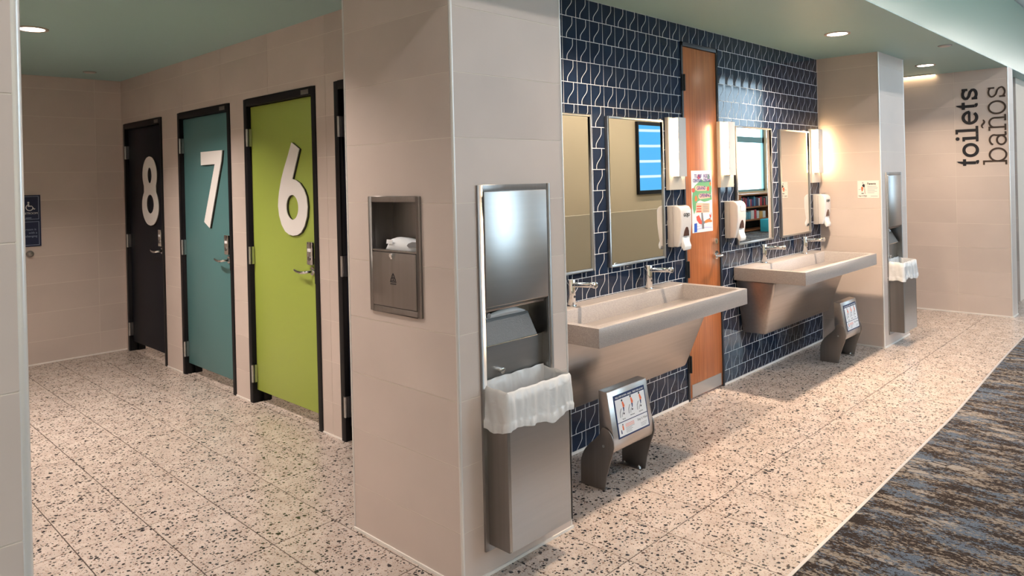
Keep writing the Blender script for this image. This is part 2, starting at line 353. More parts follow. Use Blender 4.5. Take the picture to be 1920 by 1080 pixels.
# ------------------------------------------------------------------ the setting: floor, carpet, ceiling
SINKY, STALLX, CEIL = 2.613, 2.41, 2.60
fl = struct('floor', MB().box(-1.2, 12.5, 1.10, 8.4, -.12, -.0022), mat('dark_floor_joint', (.06, .042, .034), .9), 'speckled cream terrazzo tile floor with thin dark joints')
FX = [.295+.3025*(k-2) for k in range(0, 42)]; FY = [1.12]+[1.73+.61*k for k in range(11)]
FT = {}
solids = [(1.835, 2.465, 2.09, 2.80), (6.81, 7.49, 2.09, 3), (-2, .30, 1.48, 9), (2.55, 20, 2.75, 2.80), (8.97, 9.2, 1.51, 9)]
for i in range(len(FX)-1):
    for j in range(len(FY)-1):
        x0, x1, y0, y1 = FX[i], FX[i+1], FY[j], FY[j+1]
        if y1 < 1.25: continue
        if x0 > 3.7 and y0 > 2.62: continue
        if x0 > 10.2 and y0 > 1.8: continue
        if x1 < .31 and y0 > 1.5: continue
        if x0 >= 2.4 and x0 < 3.7 and y0 > 7.5: continue
        if y0 > 7.6 or any(x0 >= s[0] and x1 <= s[1] and y0 >= s[2] and y1 <= s[3] for s in solids): continue
        key = round(y1-y0, 3)
        if key not in FT: FT[key] = B(.0024, .3025-.0024, .0024, key-.0024, -.010, 0).mesh('floor_tile'); FT[key].materials.append(M_TERR)
        o = bpy.data.objects.new('floor_tile', FT[key]); COL.objects.link(o); o.parent = fl; o.location = (x0, y0, 0)
edge = [(-8.2, 1.195), (5.16, 1.195), (5.9, 1.214), (6.57, 1.235), (7.3, 1.252), (8.02, 1.262), (10, 1.275), (13, 1.28), (28.2, 1.28)]
struct('carpet', MB().prism([(-8.2, YW), (28.2, YW)]+[(x, y) for x, y in edge[::-1]], 'z', -.02, .004), M_CARPET, 'brown, tan and slate blue streaked carpet beside the terrazzo')
tr = MB()
for (xa, ya), (xb, yb) in zip(edge[:-1], edge[1:]): tr.hexa([(xa, ya-.007, -.01), (xb, yb-.007, -.01), (xb, yb+.007, -.01), (xa, ya+.007, -.01)], [(xa, ya-.007, .006), (xb, yb-.007, .006), (xb, yb+.007, .006), (xa, ya+.007, .006)])
struct('trim_1', tr, mat('carpet_edge_aluminium', (.50, .48, .49), .45, .4), 'pale metal strip between carpet and terrazzo')
struct('ceiling', MB().box(-1.2, 12.5, 1.5005, 8.4, CEIL, CEIL+.004).box(-1.2, 12.5, 1.56, 8.4, CEIL+.004, CEIL+.1), M_CEIL, 'grey green painted ceiling over the washroom bays')
struct('wall_fascia', MB().box(-8.2, 28.2, 1.5, 1.56, CEIL+.004, 3.36), M_FASC, 'glossy pale aqua fascia above the open bays')
# concourse shell behind the camera
struct('ceiling_concourse', MB().hexa([(-8.2, YW-.3, 4.25), (28.2, YW-.3, 4.25), (28.2, 1.62, 3.355), (-8.2, 1.62, 3.355)], [(-8.2, YW-.3, 4.4), (28.2, YW-.3, 4.4), (28.2, 1.62, 3.5), (-8.2, 1.62, 3.5)]), M_CONC, 'pale sloping ceiling over the carpeted concourse')
holes = [(a, b, WZ0, WZ1) for a, b in WIN]
struct('wall_concourse', core('y', YW-.2, YW, -8.2, 28.2, -.02, 4.3, holes), M_TAN, 'tan wall with tall windows across the concourse')
struct('wall_concourse_added_band', MB().box(8.5, 16.9, YW+.0, YW+.03, 2.92, 4.2), mat('added_slate_band', (.07, .10, .15), .4), 'added slate blue band darkening what the wave tiles reflect')  # added unseen panel, keeps tan reflections off the upper navy tiles
struct('wall_concourse_low', MB().box(7.9, 15.2, -2.62, -2.5, .004, .92), M_TAN, 'tan half height wall across the concourse')
struct('wall_concourse_end', MB().box(-8.4, -8.2, YW-.3, 1.7, -.02, 4.4), M_TAN, 'tan end wall of the concourse')
struct('wall_concourse_far', MB().box(28.2, 28.4, YW-.3, 1.7, -.02, 4.4), M_TAN, 'tan far end wall of the concourse')
struct('wall_beyond', MB().box(12.5, 28.2, 1.5, 1.62, -.02, CEIL), M_TAN, 'tan wall further along the concourse')
for k, (a, b) in enumerate(WIN):
    w = thing('window_%d' % (k+1), None, None, ((a+b)/2, YW-.06, WZ0), kind='structure'); w['label'] = 'tall concourse window with grey blue mullions'
    fm = MB(); fm.box(a, b, YW-.09, YW-.03, WZ0, WZ0+.06).box(a, b, YW-.09, YW-.03, WZ1-.06, WZ1).box(a, a+.06, YW-.09, YW-.03, WZ0, WZ1).box(b-.06, b, YW-.09, YW-.03, WZ0, WZ1).box(a, b, YW-.10, YW-.03, 2.42, 2.58).box((a+b)/2-.03, (a+b)/2+.03, YW-.09, YW-.03, WZ0, 2.45) if k < 1 else fm.box(a, b, YW-.09, YW-.03, WZ0, WZ0+.06).box(a, b, YW-.09, YW-.03, WZ1-.06, WZ1).box(a, a+.06, YW-.09, YW-.03, WZ0, WZ1).box(b-.10, b, YW-.09, YW-.03, WZ0, WZ1).box(a, b, YW-.10, YW-.03, 2.42, 2.58)
    obj('window_frame', fm, M_ALU, w)
    for z0, z1 in ((WZ0, 2.42), (2.58, WZ1)): obj('pane', B(a+.02, b-.02, YW-.065, YW-.060, z0, z1), M_GLASS, w)

# ------------------------------------------------------------------ stall wall with openings
DOORS = {8: (6.563, 7.53), 7: (5.235, 6.215), 6: (4.033, 5.008), 5: (2.842, 3.816)}
FZ = 2.178
dh = [(a, b, 0, FZ) for a, b in DOORS.values()]
ws = struct('wall_stalls', core('x', STALLX+.0012, STALLX+.15, 2.80, 7.60, 0, CEIL, dh), M_GROUT, 'greige tiled wall holding the row of numbered stall doors')
SJ = [6.84, 6.11, 5.38, 4.65, 3.92, 3.19]
tile_face(ws, 'x', STALLX+.009, 1, 2.80, 7.59, SJ, dh)
struct('wall_stall_dividers', MB().box(2.56, 4.2, 3.85, 3.99, 0, CEIL).box(2.56, 4.2, 5.05, 5.19, 0, CEIL).box(2.56, 4.2, 6.27, 6.41, 0, CEIL).box(4.2, 4.3, 2.76, 7.7, 0, CEIL), M_GROUT)
wf = struct('wall_alcove_end', MB().box(-1.2, 4.3, 7.5902, 7.75, 0, CEIL), M_GROUT, 'greige tiled end wall of the stall alcove')
tile_face(wf, 'y', 7.598, 1, .307, STALLX, [2.18, 1.42, .66])
we = struct('wall_entry', MB().box(-1.2, .3058, 1.4612, 7.6, 0, CEIL), M_GROUT, 'greige tiled wall end beside the stall alcove')
tile_face(we, 'y', 1.469, 1, -.46, .300, [])
tile_face(we, 'x', .307, 1, 1.47, 7.59, [2.23, 2.99, 3.75, 4.51, 5.27, 6.03, 6.79])
struct('trim_2', MB().tube((.2995, 1.4665, 0), (.2995, 1.4665, CEIL), .009, n=16), M_TRIM, 'satin metal corner edging of the entry wall')

# column with two niches
CX0, CX1, CY0, CY1 = 1.823, 2.475, 2.075, 2.807
DISP = (1.962, 2.346, .115, 1.522); BOXH = (2.298, 2.606, 1.032, 1.480)
cm = core('y', CY0+.0012, 2.22, CX0+.0012, CX1-.0012, 0, CEIL, [DISP])
k2 = core('x', CX0+.0012, 1.95, 2.22, CY1-.0012, 0, CEIL, [BOXH]); cm.add(k2.v, k2.f); cm.box(1.95, CX1-.0012, 2.22, CY1-.0012, 0, CEIL)
wc = struct('wall_column', cm, M_GROUT, 'square greige tiled column between stalls and sinks')
tile_face(wc, 'y', CY0+.009, 1, CX0+.002, CX1-.002, [], [(DISP[0]-.01, DISP[1]+.01, DISP[2]-.005, DISP[3]+.008)])
tile_face(wc, 'x', CX0+.009, 1, CY0+.002, CY1, [], [BOXH])
tile_face(wc, 'x', CX1-.009, -1, CY0+.002, 2.613, [])
tile_face(wc, 'y', CY1-.009, -1, CX0+.002, STALLX, [])
tm = MB()
for p in ((CX0+.005, CY0+.005), (CX1-.005, CY0+.005), (CX0+.004, CY1-.004)): tm.tube((*p, 0), (*p, CEIL), .0075, n=14)
struct('trim_3', tm, M_TRIM, 'satin metal corner edging of the column')
struct('baseboard_column', MB().box(CX0-.005, CX1+.005, CY0-.006, CY0+.01, 0, .012).box(CX0-.006, CX0+.01, CY0, CY1, 0, .012), M_BASE)
struct('baseboard_stalls', MB().box(STALLX-.006, STALLX+.002, 6.215, 6.563, 0, .010).box(STALLX-.006, STALLX+.002, 5.008, 5.235, 0, .010).box(STALLX-.006, STALLX+.002, 3.816, 4.033, 0, .010).box(.307, STALLX, 7.582, 7.59, 0, .012), M_BASE)

# far pillar with a niche, the lettered wall, the nook beyond
PX0, PX1, PY0 = 6.79, 7.50, 2.08
D2 = 4.967
DH2 = (DISP[0]+D2, DISP[1]+D2, DISP[2], DISP[3])
pm = core('y', PY0+.0012, 2.225, PX0+.0012, PX1-.0012, 0, CEIL, [DH2]); pm.box(PX0+.0012, PX1-.0012, 2.225, 4.2, 0, CEIL)
wp = struct('wall_pillar', pm, M_GROUT, 'greige tiled pillar closing the sink bay')
tile_face(wp, 'x', PX0+.009, 1, PY0+.002, SINKY, [])
tile_face(wp, 'y', PY0+.009, 1, PX0+.002, PX1-.002, [], [(DH2[0]-.01, DH2[1]+.01, DH2[2]-.005, DH2[3]+.008)])
tile_face(wp, 'x', PX1-.009, -1, PY0+.002, 4.2, [2.84, 3.6])
tm = MB()
for p in ((PX0+.005, PY0+.005), (PX1-.005, PY0+.005)): tm.tube((*p, 0), (*p, CEIL), .0075, n=14)
struct('trim_4', tm, M_TRIM, 'satin metal corner edging of the pillar')
struct('baseboard_pillar', MB().box(PX0-.005, PX1+.005, PY0-.006, PY0+.01, 0, .012).box(PX0-.006, PX0+.01, PY0, SINKY, 0, .012), M_BASE)
TX0, TX1, TY0 = 8.96, 9.20, 1.50
wt = struct('wall_toilets', MB().box(TX0+.0012, TX1-.0012, TY0+.0012, 4.3, 0, CEIL), M_GROUT, 'greige tiled wall carrying the large toilets lettering')
tile_face(wt, 'x', TX0+.009, 1, TY0+.002, 4.2, [1.99, 2.75, 3.51])
tile_face(wt, 'y', TY0+.009, 1, TX0+.002, TX1-.002, [])
tile_face(wt, 'x', TX1-.009, -1, TY0+.002, 3.5, [1.99, 2.75])
tm = MB()
for p in ((TX0+.005, TY0+.005), (TX1-.005, TY0+.005)): tm.tube((*p, 0), (*p, CEIL), .0075, n=14)
struct('trim_5', tm, M_TRIM, 'satin metal corner edging of the lettered wall')
struct('baseboard_toilets', MB().box(TX0-.006, TX0+.01, TY0, 4.2, 0, .014).box(TX0-.004, TX1+.004, TY0-.006, TY0+.01, 0, .014), M_BASE)
struct('wall_passage_back', MB().box(7.49, 8.97, 4.2, 4.3, 0, CEIL), M_TILE, 'greige tiled wall at the back of the toilets passage')
wn = struct('wall_nook', MB().box(10.1012, 10.25, 1.62, 3.6, 0, CEIL).box(9.19, 10.25, 3.5, 3.6, 0, CEIL).box(10.25, 12.5, 1.62, 1.75, 0, CEIL), M_GROUT, 'greige tiled nook wall past the lettered wall')
tile_face(wn, 'x', 10.109, 1, 1.62, 3.5, [2.2, 2.96])

# ------------------------------------------------------------------ navy wave tile wall
WDX0, WDX1, WDZ = 4.387, 4.895, 2.480
sw = struct('wall_sinks', core('y', SINKY+.0004, SINKY+.12, CX1-.02, PX0+.02, 0, CEIL, [(WDX0, WDX1, 0, WDZ)]), M_BGROUT, 'glossy navy wave tile wall with white joints behind the sinks')
colsX = [WDX0-.1255*k for k in range(16)][::-1]+[WDX0+(WDX1-WDX0)/4*k for k in (1, 2, 3)]+[WDX1+.126*k for k in range(16)]
rowsZ = [0.012]+[.106+.125*k for k in range(20)]+[CEIL]
G = .0019; GX = .0030
def wave(t): # x fraction of the wave joint at height fraction t
    return .30+.42*(0 if t < .14 else 1 if t > .74 else (lambda q: 3*q*q-2*q**3)((t-.14)/.60))
WT = {}
def wave_piece(side, w, h, h0=0., hf=.125):
    """prism of one half of a square; h0 = height cut off below, hf = full height of the square"""
    key = (side, round(w, 4), round(h, 4), round(h0, 4))
    if key in WT: return WT[key]
    N = 14; cur = []
    for i in range(N+1):
        t = i/N; zz = G+(h-2*G)*t; cur.append((w*wave((h0+zz)/hf)+(-GX*.95 if side == 'L' else GX*.95), zz))
    poly = ([(GX*.8, G)]+cur+[(GX*.8, h-G)]) if side == 'L' else ([(w-GX*.8, h-G)]+cur[::-1]+[(w-GX*.8, G)])
    n = len(poly)
    def yf(p): return -.0004 if side == 'L' else -.0002-.0018*(p[1]/h)
    vs = [(p[0], yf(p), p[1]) for p in poly]+[(p[0], .0085, p[1]) for p in poly]
    me = MB().add(vs, [tuple(range(n)), tuple(range(n, 2*n))[::-1]]+[(i, n+i, n+(i+1) % n, (i+1) % n) for i in range(n)]).mesh('wave_tile')
    me.materials.append(M_BLUE); WT[key] = me; return me
covered = [(2.735, 3.345, 1.018, 1.925), (3.503, 4.115, 1.018, 1.925), (5.12, 5.748, 1.018, 1.925), (5.90, 6.525, 1.018, 1.925), (2.0, 3.10, 0, 2.6), (2.9, 4.1, .30, .86), (5.1, 6.55, .36, .86)]
cells = []
for i in range(len(colsX)-1):
    for j in range(len(rowsZ)-1):
        x0, x1, z0, z1 = colsX[i], colsX[i+1], rowsZ[j], rowsZ[j+1]
        if x0 < CX1-.02: continue
        if x1 > PX0+.012: x1 = PX0+.008
        if x1-x0 < .03: continue
        if x0 >= WDX0-.001 and x1 <= WDX1+.001 and z1 < WDZ+.02: continue
        h0 = .125-(z1-z0) if j == 0 else 0
        hid = any(x0 >= c[0]-.06 and x1 <= c[1]+.06 and z0 >= c[2]-.06 and z1 <= c[3]+.06 for c in covered)
        d2 = x0**2+SINKY**2+(z0-CAM_H)**2; rank = (x1-x0)*(z1-z0)*SINKY/d2**1.5
        for side in 'LR': cells.append(((0 if hid else 1, rank*(1.05 if side == 'L' else 1)), side, x0, x1-x0, z0, z1-z0, h0))
cells.sort(key=lambda c: c[0], reverse=True)
rest = MB()
for q, (rk, side, x0, w, z0, h, h0) in enumerate(cells):
    me = wave_piece(side, w, h, h0)
    if q < 300:
        o = bpy.data.objects.new('wave_tile', me); COL.objects.link(o); o.parent = sw; o.location = (x0, SINKY, z0)
    else:
        rest.add([(v.co.x+x0, v.co.y+SINKY, v.co.z+z0) for v in me.vertices], [tuple(p.vertices) for p in me.polygons])
o = obj('wave_tiles', rest, M_BLUE, sw); o['kind'] = 'stuff'
struct('baseboard_sinks', MB().box(CX1, WDX0, SINKY-.006, SINKY+.01, 0, .014).box(WDX1, PX0, SINKY-.006, SINKY+.01, 0, .014), M_BASE)

# ------------------------------------------------------------------ stall doors
def ellipse(cx, cz, rx, rz, n=40): return [(cx+rx*math.cos(2*math.pi*i/n), cz+rz*math.sin(2*math.pi*i/n)) for i in range(n)]
def fill2d(loops, axis_x, front, back):
    """flat figure with holes (even-odd loops of (u,z), u measured towards -Y) as a slab between two X planes"""
    c = bpy.data.curves.new('figure', 'CURVE'); c.dimensions = '2D'; c.fill_mode = 'BOTH'
    for lp in loops:
        s = c.splines.new('POLY'); s.points.add(len(lp)-1); s.use_cyclic_u = True
        for k, p in enumerate(lp): s.points[k].co = (p[0], p[1], 0, 1)
    c.extrude = abs(front-back)/2
    o = bpy.data.objects.new('figure', c); COL.objects.link(o); bpy.context.view_layer.update()
    me = bpy.data.meshes.new_from_object(o.evaluated_get(bpy.context.evaluated_depsgraph_get())); bpy.data.objects.remove(o); bpy.data.curves.remove(c)
    mid = (front+back)/2
    for v in me.vertices: u, zz, d = v.co; v.co = (mid-d, -u, zz)
    return me
NUM = {
 6: [[(.199, .614), (.296, .567), (.197, .372), (.235, .366), (.290, .345), (.340, .305), (.372, .255), (.383, .19), (.372, .125), (.340, .065), (.295, .022), (.245, .003), (.192, -.003), (.138, .003), (.088, .022), (.043, .065), (.012, .125), (0, .19), (.006, .240), (.018, .287), (.050, .37), (.092, .445), (.145, .525)], ellipse(.190, .185, .078, .082)],
 7: [[(0, .612), (.39, .611), (.369, .526), (.136, .009), (.036, .056), (.255, .508), (0, .507)]],
 8: [None]}
def eight():
    n = 60; pts = []
    cu, cl = (.199, .452, .171, .170), (.199, .172, .198, .178)
    right = []
    for k in range(81):
        z = -.006+(.622+.006)*k/80
        def hw(c):
            q = 1-((z-c[1])/c[3])**2; return c[2]*math.sqrt(q) if q > 0 else 0
        right.append((max(hw(cu), hw(cl), .142 if .28 < z < .36 else 0), z))
    return [[(.199+w, z) for w, z in right]+[(.199-w, z) for w, z in right[::-1]], ellipse(.199, .450, .052, .072), ellipse(.199, .190, .090, .086)]
NUM[8] = eight()
LABELS = {8: ('black stall door with large white number 8', M_D8), 7: ('teal stall door with large white number 7', M_D7), 6: ('lime green stall door with large white number 6', M_D6), 5: ('midnight blue stall door partly behind the column', M_D5)}
UY = {8: 7.114, 7: 5.795, 6: 4.561}
for k, (ya, yb) in DOORS.items():
    t = thing('door_%d' % k, LABELS[k][0], 'door', (STALLX, (ya+yb)/2, 0), kind='structure')
    fr = MB(); x0, x1 = STALLX-.007, STALLX+.13
    fr.box(x0, x1, ya, ya+.045, 0, FZ).box(x0, x1, yb-.045, yb, 0, FZ).box(x0, x1, ya+.045, yb-.045, FZ-.052, FZ)
    fr.box(STALLX+.072, x1, ya+.045, ya+.060, 0, FZ-.05).box(STALLX+.072, x1, yb-.060, yb-.045, 0, FZ-.05).box(STALLX+.072, x1, ya+.045, yb-.045, FZ-.066, FZ-.05)
    fro = obj('door_frame', fr, M_BLACK, t, bevel=.002)
    leaf = obj('door_leaf', B(STALLX+.024, STALLX+.068, ya+.049, yb-.049, .092, FZ-.056), LABELS[k][1], t, bevel=.002)
    obj('frame_label', B(STALLX-.009, STALLX-.0065, ya+.075, ya+.165, FZ-.043, FZ-.014), M_STEELD, fro)
    obj('strike_plate', B(STALLX-.0085, STALLX+.02, ya+.040, ya+.048, .93, 1.09), M_RUBBER, fro)
    for hz in (1.903, 1.060, .212):
        h = MB().tube((STALLX-.006, yb-.047, hz-.062), (STALLX-.006, yb-.047, hz+.062), .0085, n=12); h.box(STALLX+.004, STALLX+.023, yb-.062, yb-.049, hz-.062, hz+.062); h.box(STALLX-.0085, STALLX-.0065, yb-.047, yb-.032, hz-.062, hz+.062)
        for q in (-.037, -.012, .012, .037): h.tube((STALLX-.006, yb-.047, hz+q-.001), (STALLX-.006, yb-.047, hz+q+.001), .0092, n=12)
        obj('hinge', h, M_HINGE, t)
    if k in NUM:
        off = root_loc(leaf)
        for nm, fr_, bk, mt, gr in (('number_edge_shadow', .013, .024, M_NUMSHADE, 0), ('number', .008, .013, M_NUM, 0)):
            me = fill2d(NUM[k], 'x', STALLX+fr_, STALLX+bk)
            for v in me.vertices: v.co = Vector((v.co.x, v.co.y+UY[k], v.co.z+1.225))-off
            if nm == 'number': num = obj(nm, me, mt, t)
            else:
                for v in me.vertices: v.co.y -= .004; v.co.z -= .003  # dark copy shifted down and aside as the number's shadow edge
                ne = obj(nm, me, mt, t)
    # privacy lock and lever
    ly = ya+.118
    lk = obj('lock_plate', MB().prism([(ly-.030+.008*math.cos(a)+(.044 if i < 8 else 0)*0+(.052 if math.cos(a) > 0 else 0), 1.117+(.066 if math.sin(a) > 0 else -.066)+.008*math.sin(a)) for i, a in enumerate([math.pi*2*(j+.5)/16 for j in range(16)])], 'x', STALLX-.004, STALLX+.026), M_CHROME, t, bevel=.003)
    obj('lock_window', B(STALLX-.0055, STALLX-.003, ly-.024, ly+.018, 1.128, 1.148), M_WHITE, lk)
    obj('lock_keyway', MB().tube((STALLX-.010, ly-.003, 1.085), (STALLX-.003, ly-.003, 1.085), .014, n=16), M_STEELD, lk)
    lv = MB().tube((STALLX+.012, ly-.004, 1.002), (STALLX+.026, ly-.004, 1.002), .027, .029, n=24)
    lv.path([(STALLX+.02, ly-.004, 1.0), (STALLX-.022, ly-.004, 1.0), (STALLX-.034, ly+.008, .998), (STALLX-.036, ly+.05, .994), (STALLX-.033, ly+.10, .997), (STALLX-.024, ly+.150, 1.004)], [.011, .010, .0105, .0105, .010, .0085], n=12)
    obj('lever_handle', lv, M_CHROME, t)

# ------------------------------------------------------------------ wooden door in the sink wall
d = thing('door_1', 'narrow orange wood service door with steel kick plate', 'door', ((WDX0+WDX1)/2, SINKY, 0), kind='structure')
fr = MB().box(WDX0, WDX0+.020, SINKY-.010, SINKY+.11, 0, WDZ).box(WDX1-.020, WDX1, SINKY-.010, SINKY+.11, 0, WDZ).box(WDX0, WDX1, SINKY-.010, SINKY+.11, WDZ-.028, WDZ).box(WDX0+.02, WDX1-.02, SINKY+.07, SINKY+.11, 0, .004)
obj('door_frame', fr, mat('dark_blue_steel_frame', (.018, .026, .040), .35), d, bevel=.0015)
obj('door_leaf', B(WDX0+.023, WDX1-.022, SINKY-.002, SINKY+.045, .012, WDZ-.031), M_WOOD, d, bevel=.0015)
obj('kick_plate', B(4.440, 4.852, SINKY-.0045, SINKY-.002, .016, .103), mat('satin_kick_plate', (.50, .49, .48), .38, .9), d)
for hz in (2.198, .908, .253):
    h = MB().tube((WDX0+.022, SINKY-.016, hz-.057), (WDX0+.022, SINKY-.016, hz+.057), .0085, n=12).box(WDX0+.002, WDX0+.022, SINKY-.014, SINKY-.0095, hz-.057, hz+.057).box(WDX0+.022, WDX0+.036, SINKY-.012, SINKY-.002, hz-.057, hz+.057)
    obj('hinge', h, M_RUBBER, d)
db = MB().tube((4.800, SINKY-.002, 1.075), (4.800, SINKY-.020, 1.075), .024, .021, n=22).box(4.797, 4.803, SINKY-.022, SINKY-.02, 1.066, 1.084); obj('deadbolt', db, M_CHROME, d)
lv = MB().tube((4.806, SINKY-.002, .975), (4.806, SINKY-.016, .975), .033, .030, n=24); lv.path([(4.806, SINKY-.01, .975), (4.806, SINKY-.048, .975), (4.800, SINKY-.058, .974), (4.77, SINKY-.060, .973), (4.70, SINKY-.056, .974)], [.012, .011, .011, .0105, .009], n=12)
obj('lever_handle', lv, M_CHROME, d)

# ------------------------------------------------------------------ mirrors
def mirror(x0, x1, label):
    t = thing('wall_mirror', label, 'mirror', ((x0+x1)/2, SINKY, 1.018), 'framed mirrors over the sinks'); z0, z1, y0, y1 = 1.018, 1.925, SINKY-.026, SINKY-.001
    fw = .013
    f = MB().box(x0, x0+fw, y0, y1, z0, z1).box(x1-fw, x1, y0, y1, z0, z1).box(x0+fw, x1-fw, y0, y1, z1-fw, z1).box(x0+fw, x1-fw, y0, y1, z0, z0+fw)
    obj('frame', f, M_STEEL, t, bevel=.0012); obj('mirror_glass', B(x0+fw, x1-fw, y0+.008, y1, z0+fw, z1-fw), M_MIRROR, t); return t
mirror(2.735, 3.345, 'steel framed mirror half hidden behind the column edge')
mirror(3.503, 4.113, 'steel framed mirror showing a blue screen in its reflection')
mirror(5.130, 5.745, 'steel framed mirror reflecting a bright window and shelves')
mirror(5.905, 6.518, 'steel framed mirror reflecting only the tan pillar')

# ------------------------------------------------------------------ sconces
def sconce(x0, label):
    x1 = x0+.200; t = thing('wall_sconce', label, 'wall light', (x0+.1, SINKY, 1.463), 'vertical sconces by the mirrors')
    obj('backplate', B(x0, x1, SINKY-.030, SINKY-.002, 1.463, 1.947), M_PLATE, t, bevel=.0015)
    cx = x0+.098; yb, yf = SINKY-.030, SINKY-.076
    obj('diffuser', B(cx-.043, cx+.043, yf+.004, yb, 1.556, 1.940), M_GLOW, t)
    obj('front_cover', MB().box(cx-.047, cx+.047, yf, yf+.004, 1.551, 1.945).box(cx-.047, cx+.047, yf+.004, yb, 1.941, 1.945).box(cx-.047, cx+.047, yf+.004, yb, 1.551, 1.555), M_COVER, t)
    return t
sconce(4.168, 'glowing sconce between the screen-reflecting mirror and the wood door')
sconce(4.866, 'glowing sconce on the handle side of the wood door')
sconce(6.548, 'glowing sconce in the corner against the tan pillar')

# ------------------------------------------------------------------ sinks
def sink(label):
    x0, x1, yf, yb, zt, zb = 2.69, 4.19, 2.065, SINKY-.003, .853, .757
    t = thing('trough_sink', label, 'sink', ((x0+x1)/2, SINKY-.003, zb), 'wall hung trough sinks')
    xi0, xi1, yi0, yi1 = x0+.045, x1-.045, 2.102, 2.487
    b = MB()
    O = [(x0, yf), (x1, yf), (x1, yb), (x0, yb)]; Iq = [(xi0, yi0), (xi1, yi0), (xi1, yi1), (xi0, yi1)]
    vs = [(*p, zt) for p in O]+[(*p, zt) for p in Iq]+[(*p, zb) for p in O]+[(xi0, yi0, .838), (xi1, yi0, .838), (xi1, yi1, .735), (xi0, yi1, .735)]
    fs = [(i, (i+1) % 4, 4+(i+1) % 4, 4+i) for i in range(4)]+[(i, 8+i, 8+(i+1) % 4, (i+1) % 4) for i in range(4)]+[(4+i, 4+(i+1) % 4, 12+(i+1) % 4, 12+i) for i in range(4)]+[(12, 13, 14, 15)]
    fs += [(8, 11, 10, 9)]
    b.add(vs, fs); ba = obj('basin', b, M_QUARTZ, t, bevel=.004)
    obj('drain_slot', B(xi0+.55, xi1-.55, yi1-.052, yi1-.030, .7405, .7505), M_DARK, ba)
    ap = MB().hexa([(x0+.115, 2.425, .345), (x1-.135, 2.425, .345), (x1-.135, yb, .345), (x0+.115, yb, .345)], [(x0+.022, 2.295, zb), (x1-.030, 2.295, zb), (x1-.030, yb, zb), (x0+.022, yb, zb)])
    obj('apron', ap, M_STEELH, t, bevel=.016, seg=3)
    return t
s1 = sink('long grey trough sink beside the column')
dup(s1, (2.390, 0, 0), 'long grey trough sink against the tan pillar')
def faucet(x, label):
    t = thing('faucet', label, 'faucet', (x, 2.553, .853), 'chrome faucets on the trough sinks')
    obj('post', MB().tube((x, 2.553, .853), (x, 2.553, .857), .030, n=26).tube((x, 2.553, .857), (x, 2.553, 1.000), .0235, n=26), M_CHROME, t, bevel=.0015)
    obj('spout', MB().tube((x, 2.545, .970), (x, 2.398, .980), .0140, n=22).tube((x, 2.398, .980), (x, 2.380, .981), .0175, n=22), M_CHROME, t, bevel=.001)
    obj('sensor_eye', MB().tube((x, 2.5305, .905), (x, 2.5285, .905), .007, n=14), M_INK, t)
    return t
faucet(3.085, 'chrome faucet on the near sink by the column')
faucet(3.848, 'chrome faucet on the near sink toward the wood door')
faucet(5.475, 'chrome faucet on the far sink toward the wood door')
faucet(6.272, 'chrome faucet on the far sink in the pillar corner')

# ------------------------------------------------------------------ soap dispensers
def soap(label, wide=.135):
    x0 = 4.166; x1 = x0+wide; t = thing('soap_dispenser', label, 'soap dispenser', (x0+wide/2, SINKY-.002, 1.083), 'white soap dispensers')
    prof = [(SINKY-.045, 1.086), (SINKY-.045, 1.356), (SINKY-.070, 1.362), (SINKY-.096, 1.352), (SINKY-.112, 1.330), (SINKY-.113, 1.24), (SINKY-.104, 1.16), (SINKY-.096, 1.12), (SINKY-.085, 1.086)]
    obj('back_housing', MB().box(x0+.004, x1-.004, SINKY-.047, SINKY-.002, 1.083, 1.357), M_PLGREY, t, bevel=.006)
    cv = obj('cover', MB().prism(prof, 'x', x0, x1), M_PLASTIC, t, bevel=.009, seg=3)
    cx = (x0+x1)/2
    obj('push_lever', MB().prism([(SINKY-.094, 1.150), (SINKY-.106, 1.150), (SINKY-.112, 1.118), (SINKY-.122, 1.092), (SINKY-.118, 1.068), (SINKY-.104, 1.060), (SINKY-.090, 1.085)], 'x', cx-.042, cx+.042), M_CLEAR, t, bevel=.010, seg=3)
    w = MB().prism([(cx-.030, 1.158), (cx+.030, 1.158), (cx+.024, 1.190), (cx+.010, 1.213), (cx, 1.218), (cx-.010, 1.213), (cx-.024, 1.190)], 'y', SINKY-.1128, SINKY-.105)
    w.v = [(a, b-(c-1.158)*.085+.0015, c) for a, b, c in w.v]
    obj('sight_window', w, mat('soap_window', (.09, .045, .035), .25) if 'soap_window' not in bpy.data.materials else bpy.data.materials['soap_window'], t)
    obj('top_slot', B(cx-.030, cx+.030, SINKY-.080, SINKY-.066, 1.3600, 1.3628), M_DARK, cv)
    text('logo', 'GOJO', .030, M_INK, t, (cx, SINKY-.1140, 1.288), (1, 0, 0), (0, .0, 1), 'CENTER', bold=True)
    return t
p1 = soap('white soap dispenser overlapping the wood door edge beside the poster')
p2 = dup(p1, (.785, 0, 0), 'white soap dispenser between the wood door and the window-reflecting mirror')
p3 = dup(p1, (2.452, 0, 0), 'white soap dispenser in the corner by the tan pillar')
lo = [c for c in p2.children if c.name.startswith('logo')][0]; bpy.data.objects.remove(lo)
obj('sticker', B(4.166+.785+.048, 4.166+.785+.125, SINKY-.1150, SINKY-.111, 1.285, 1.325), M_WHITE, p2)

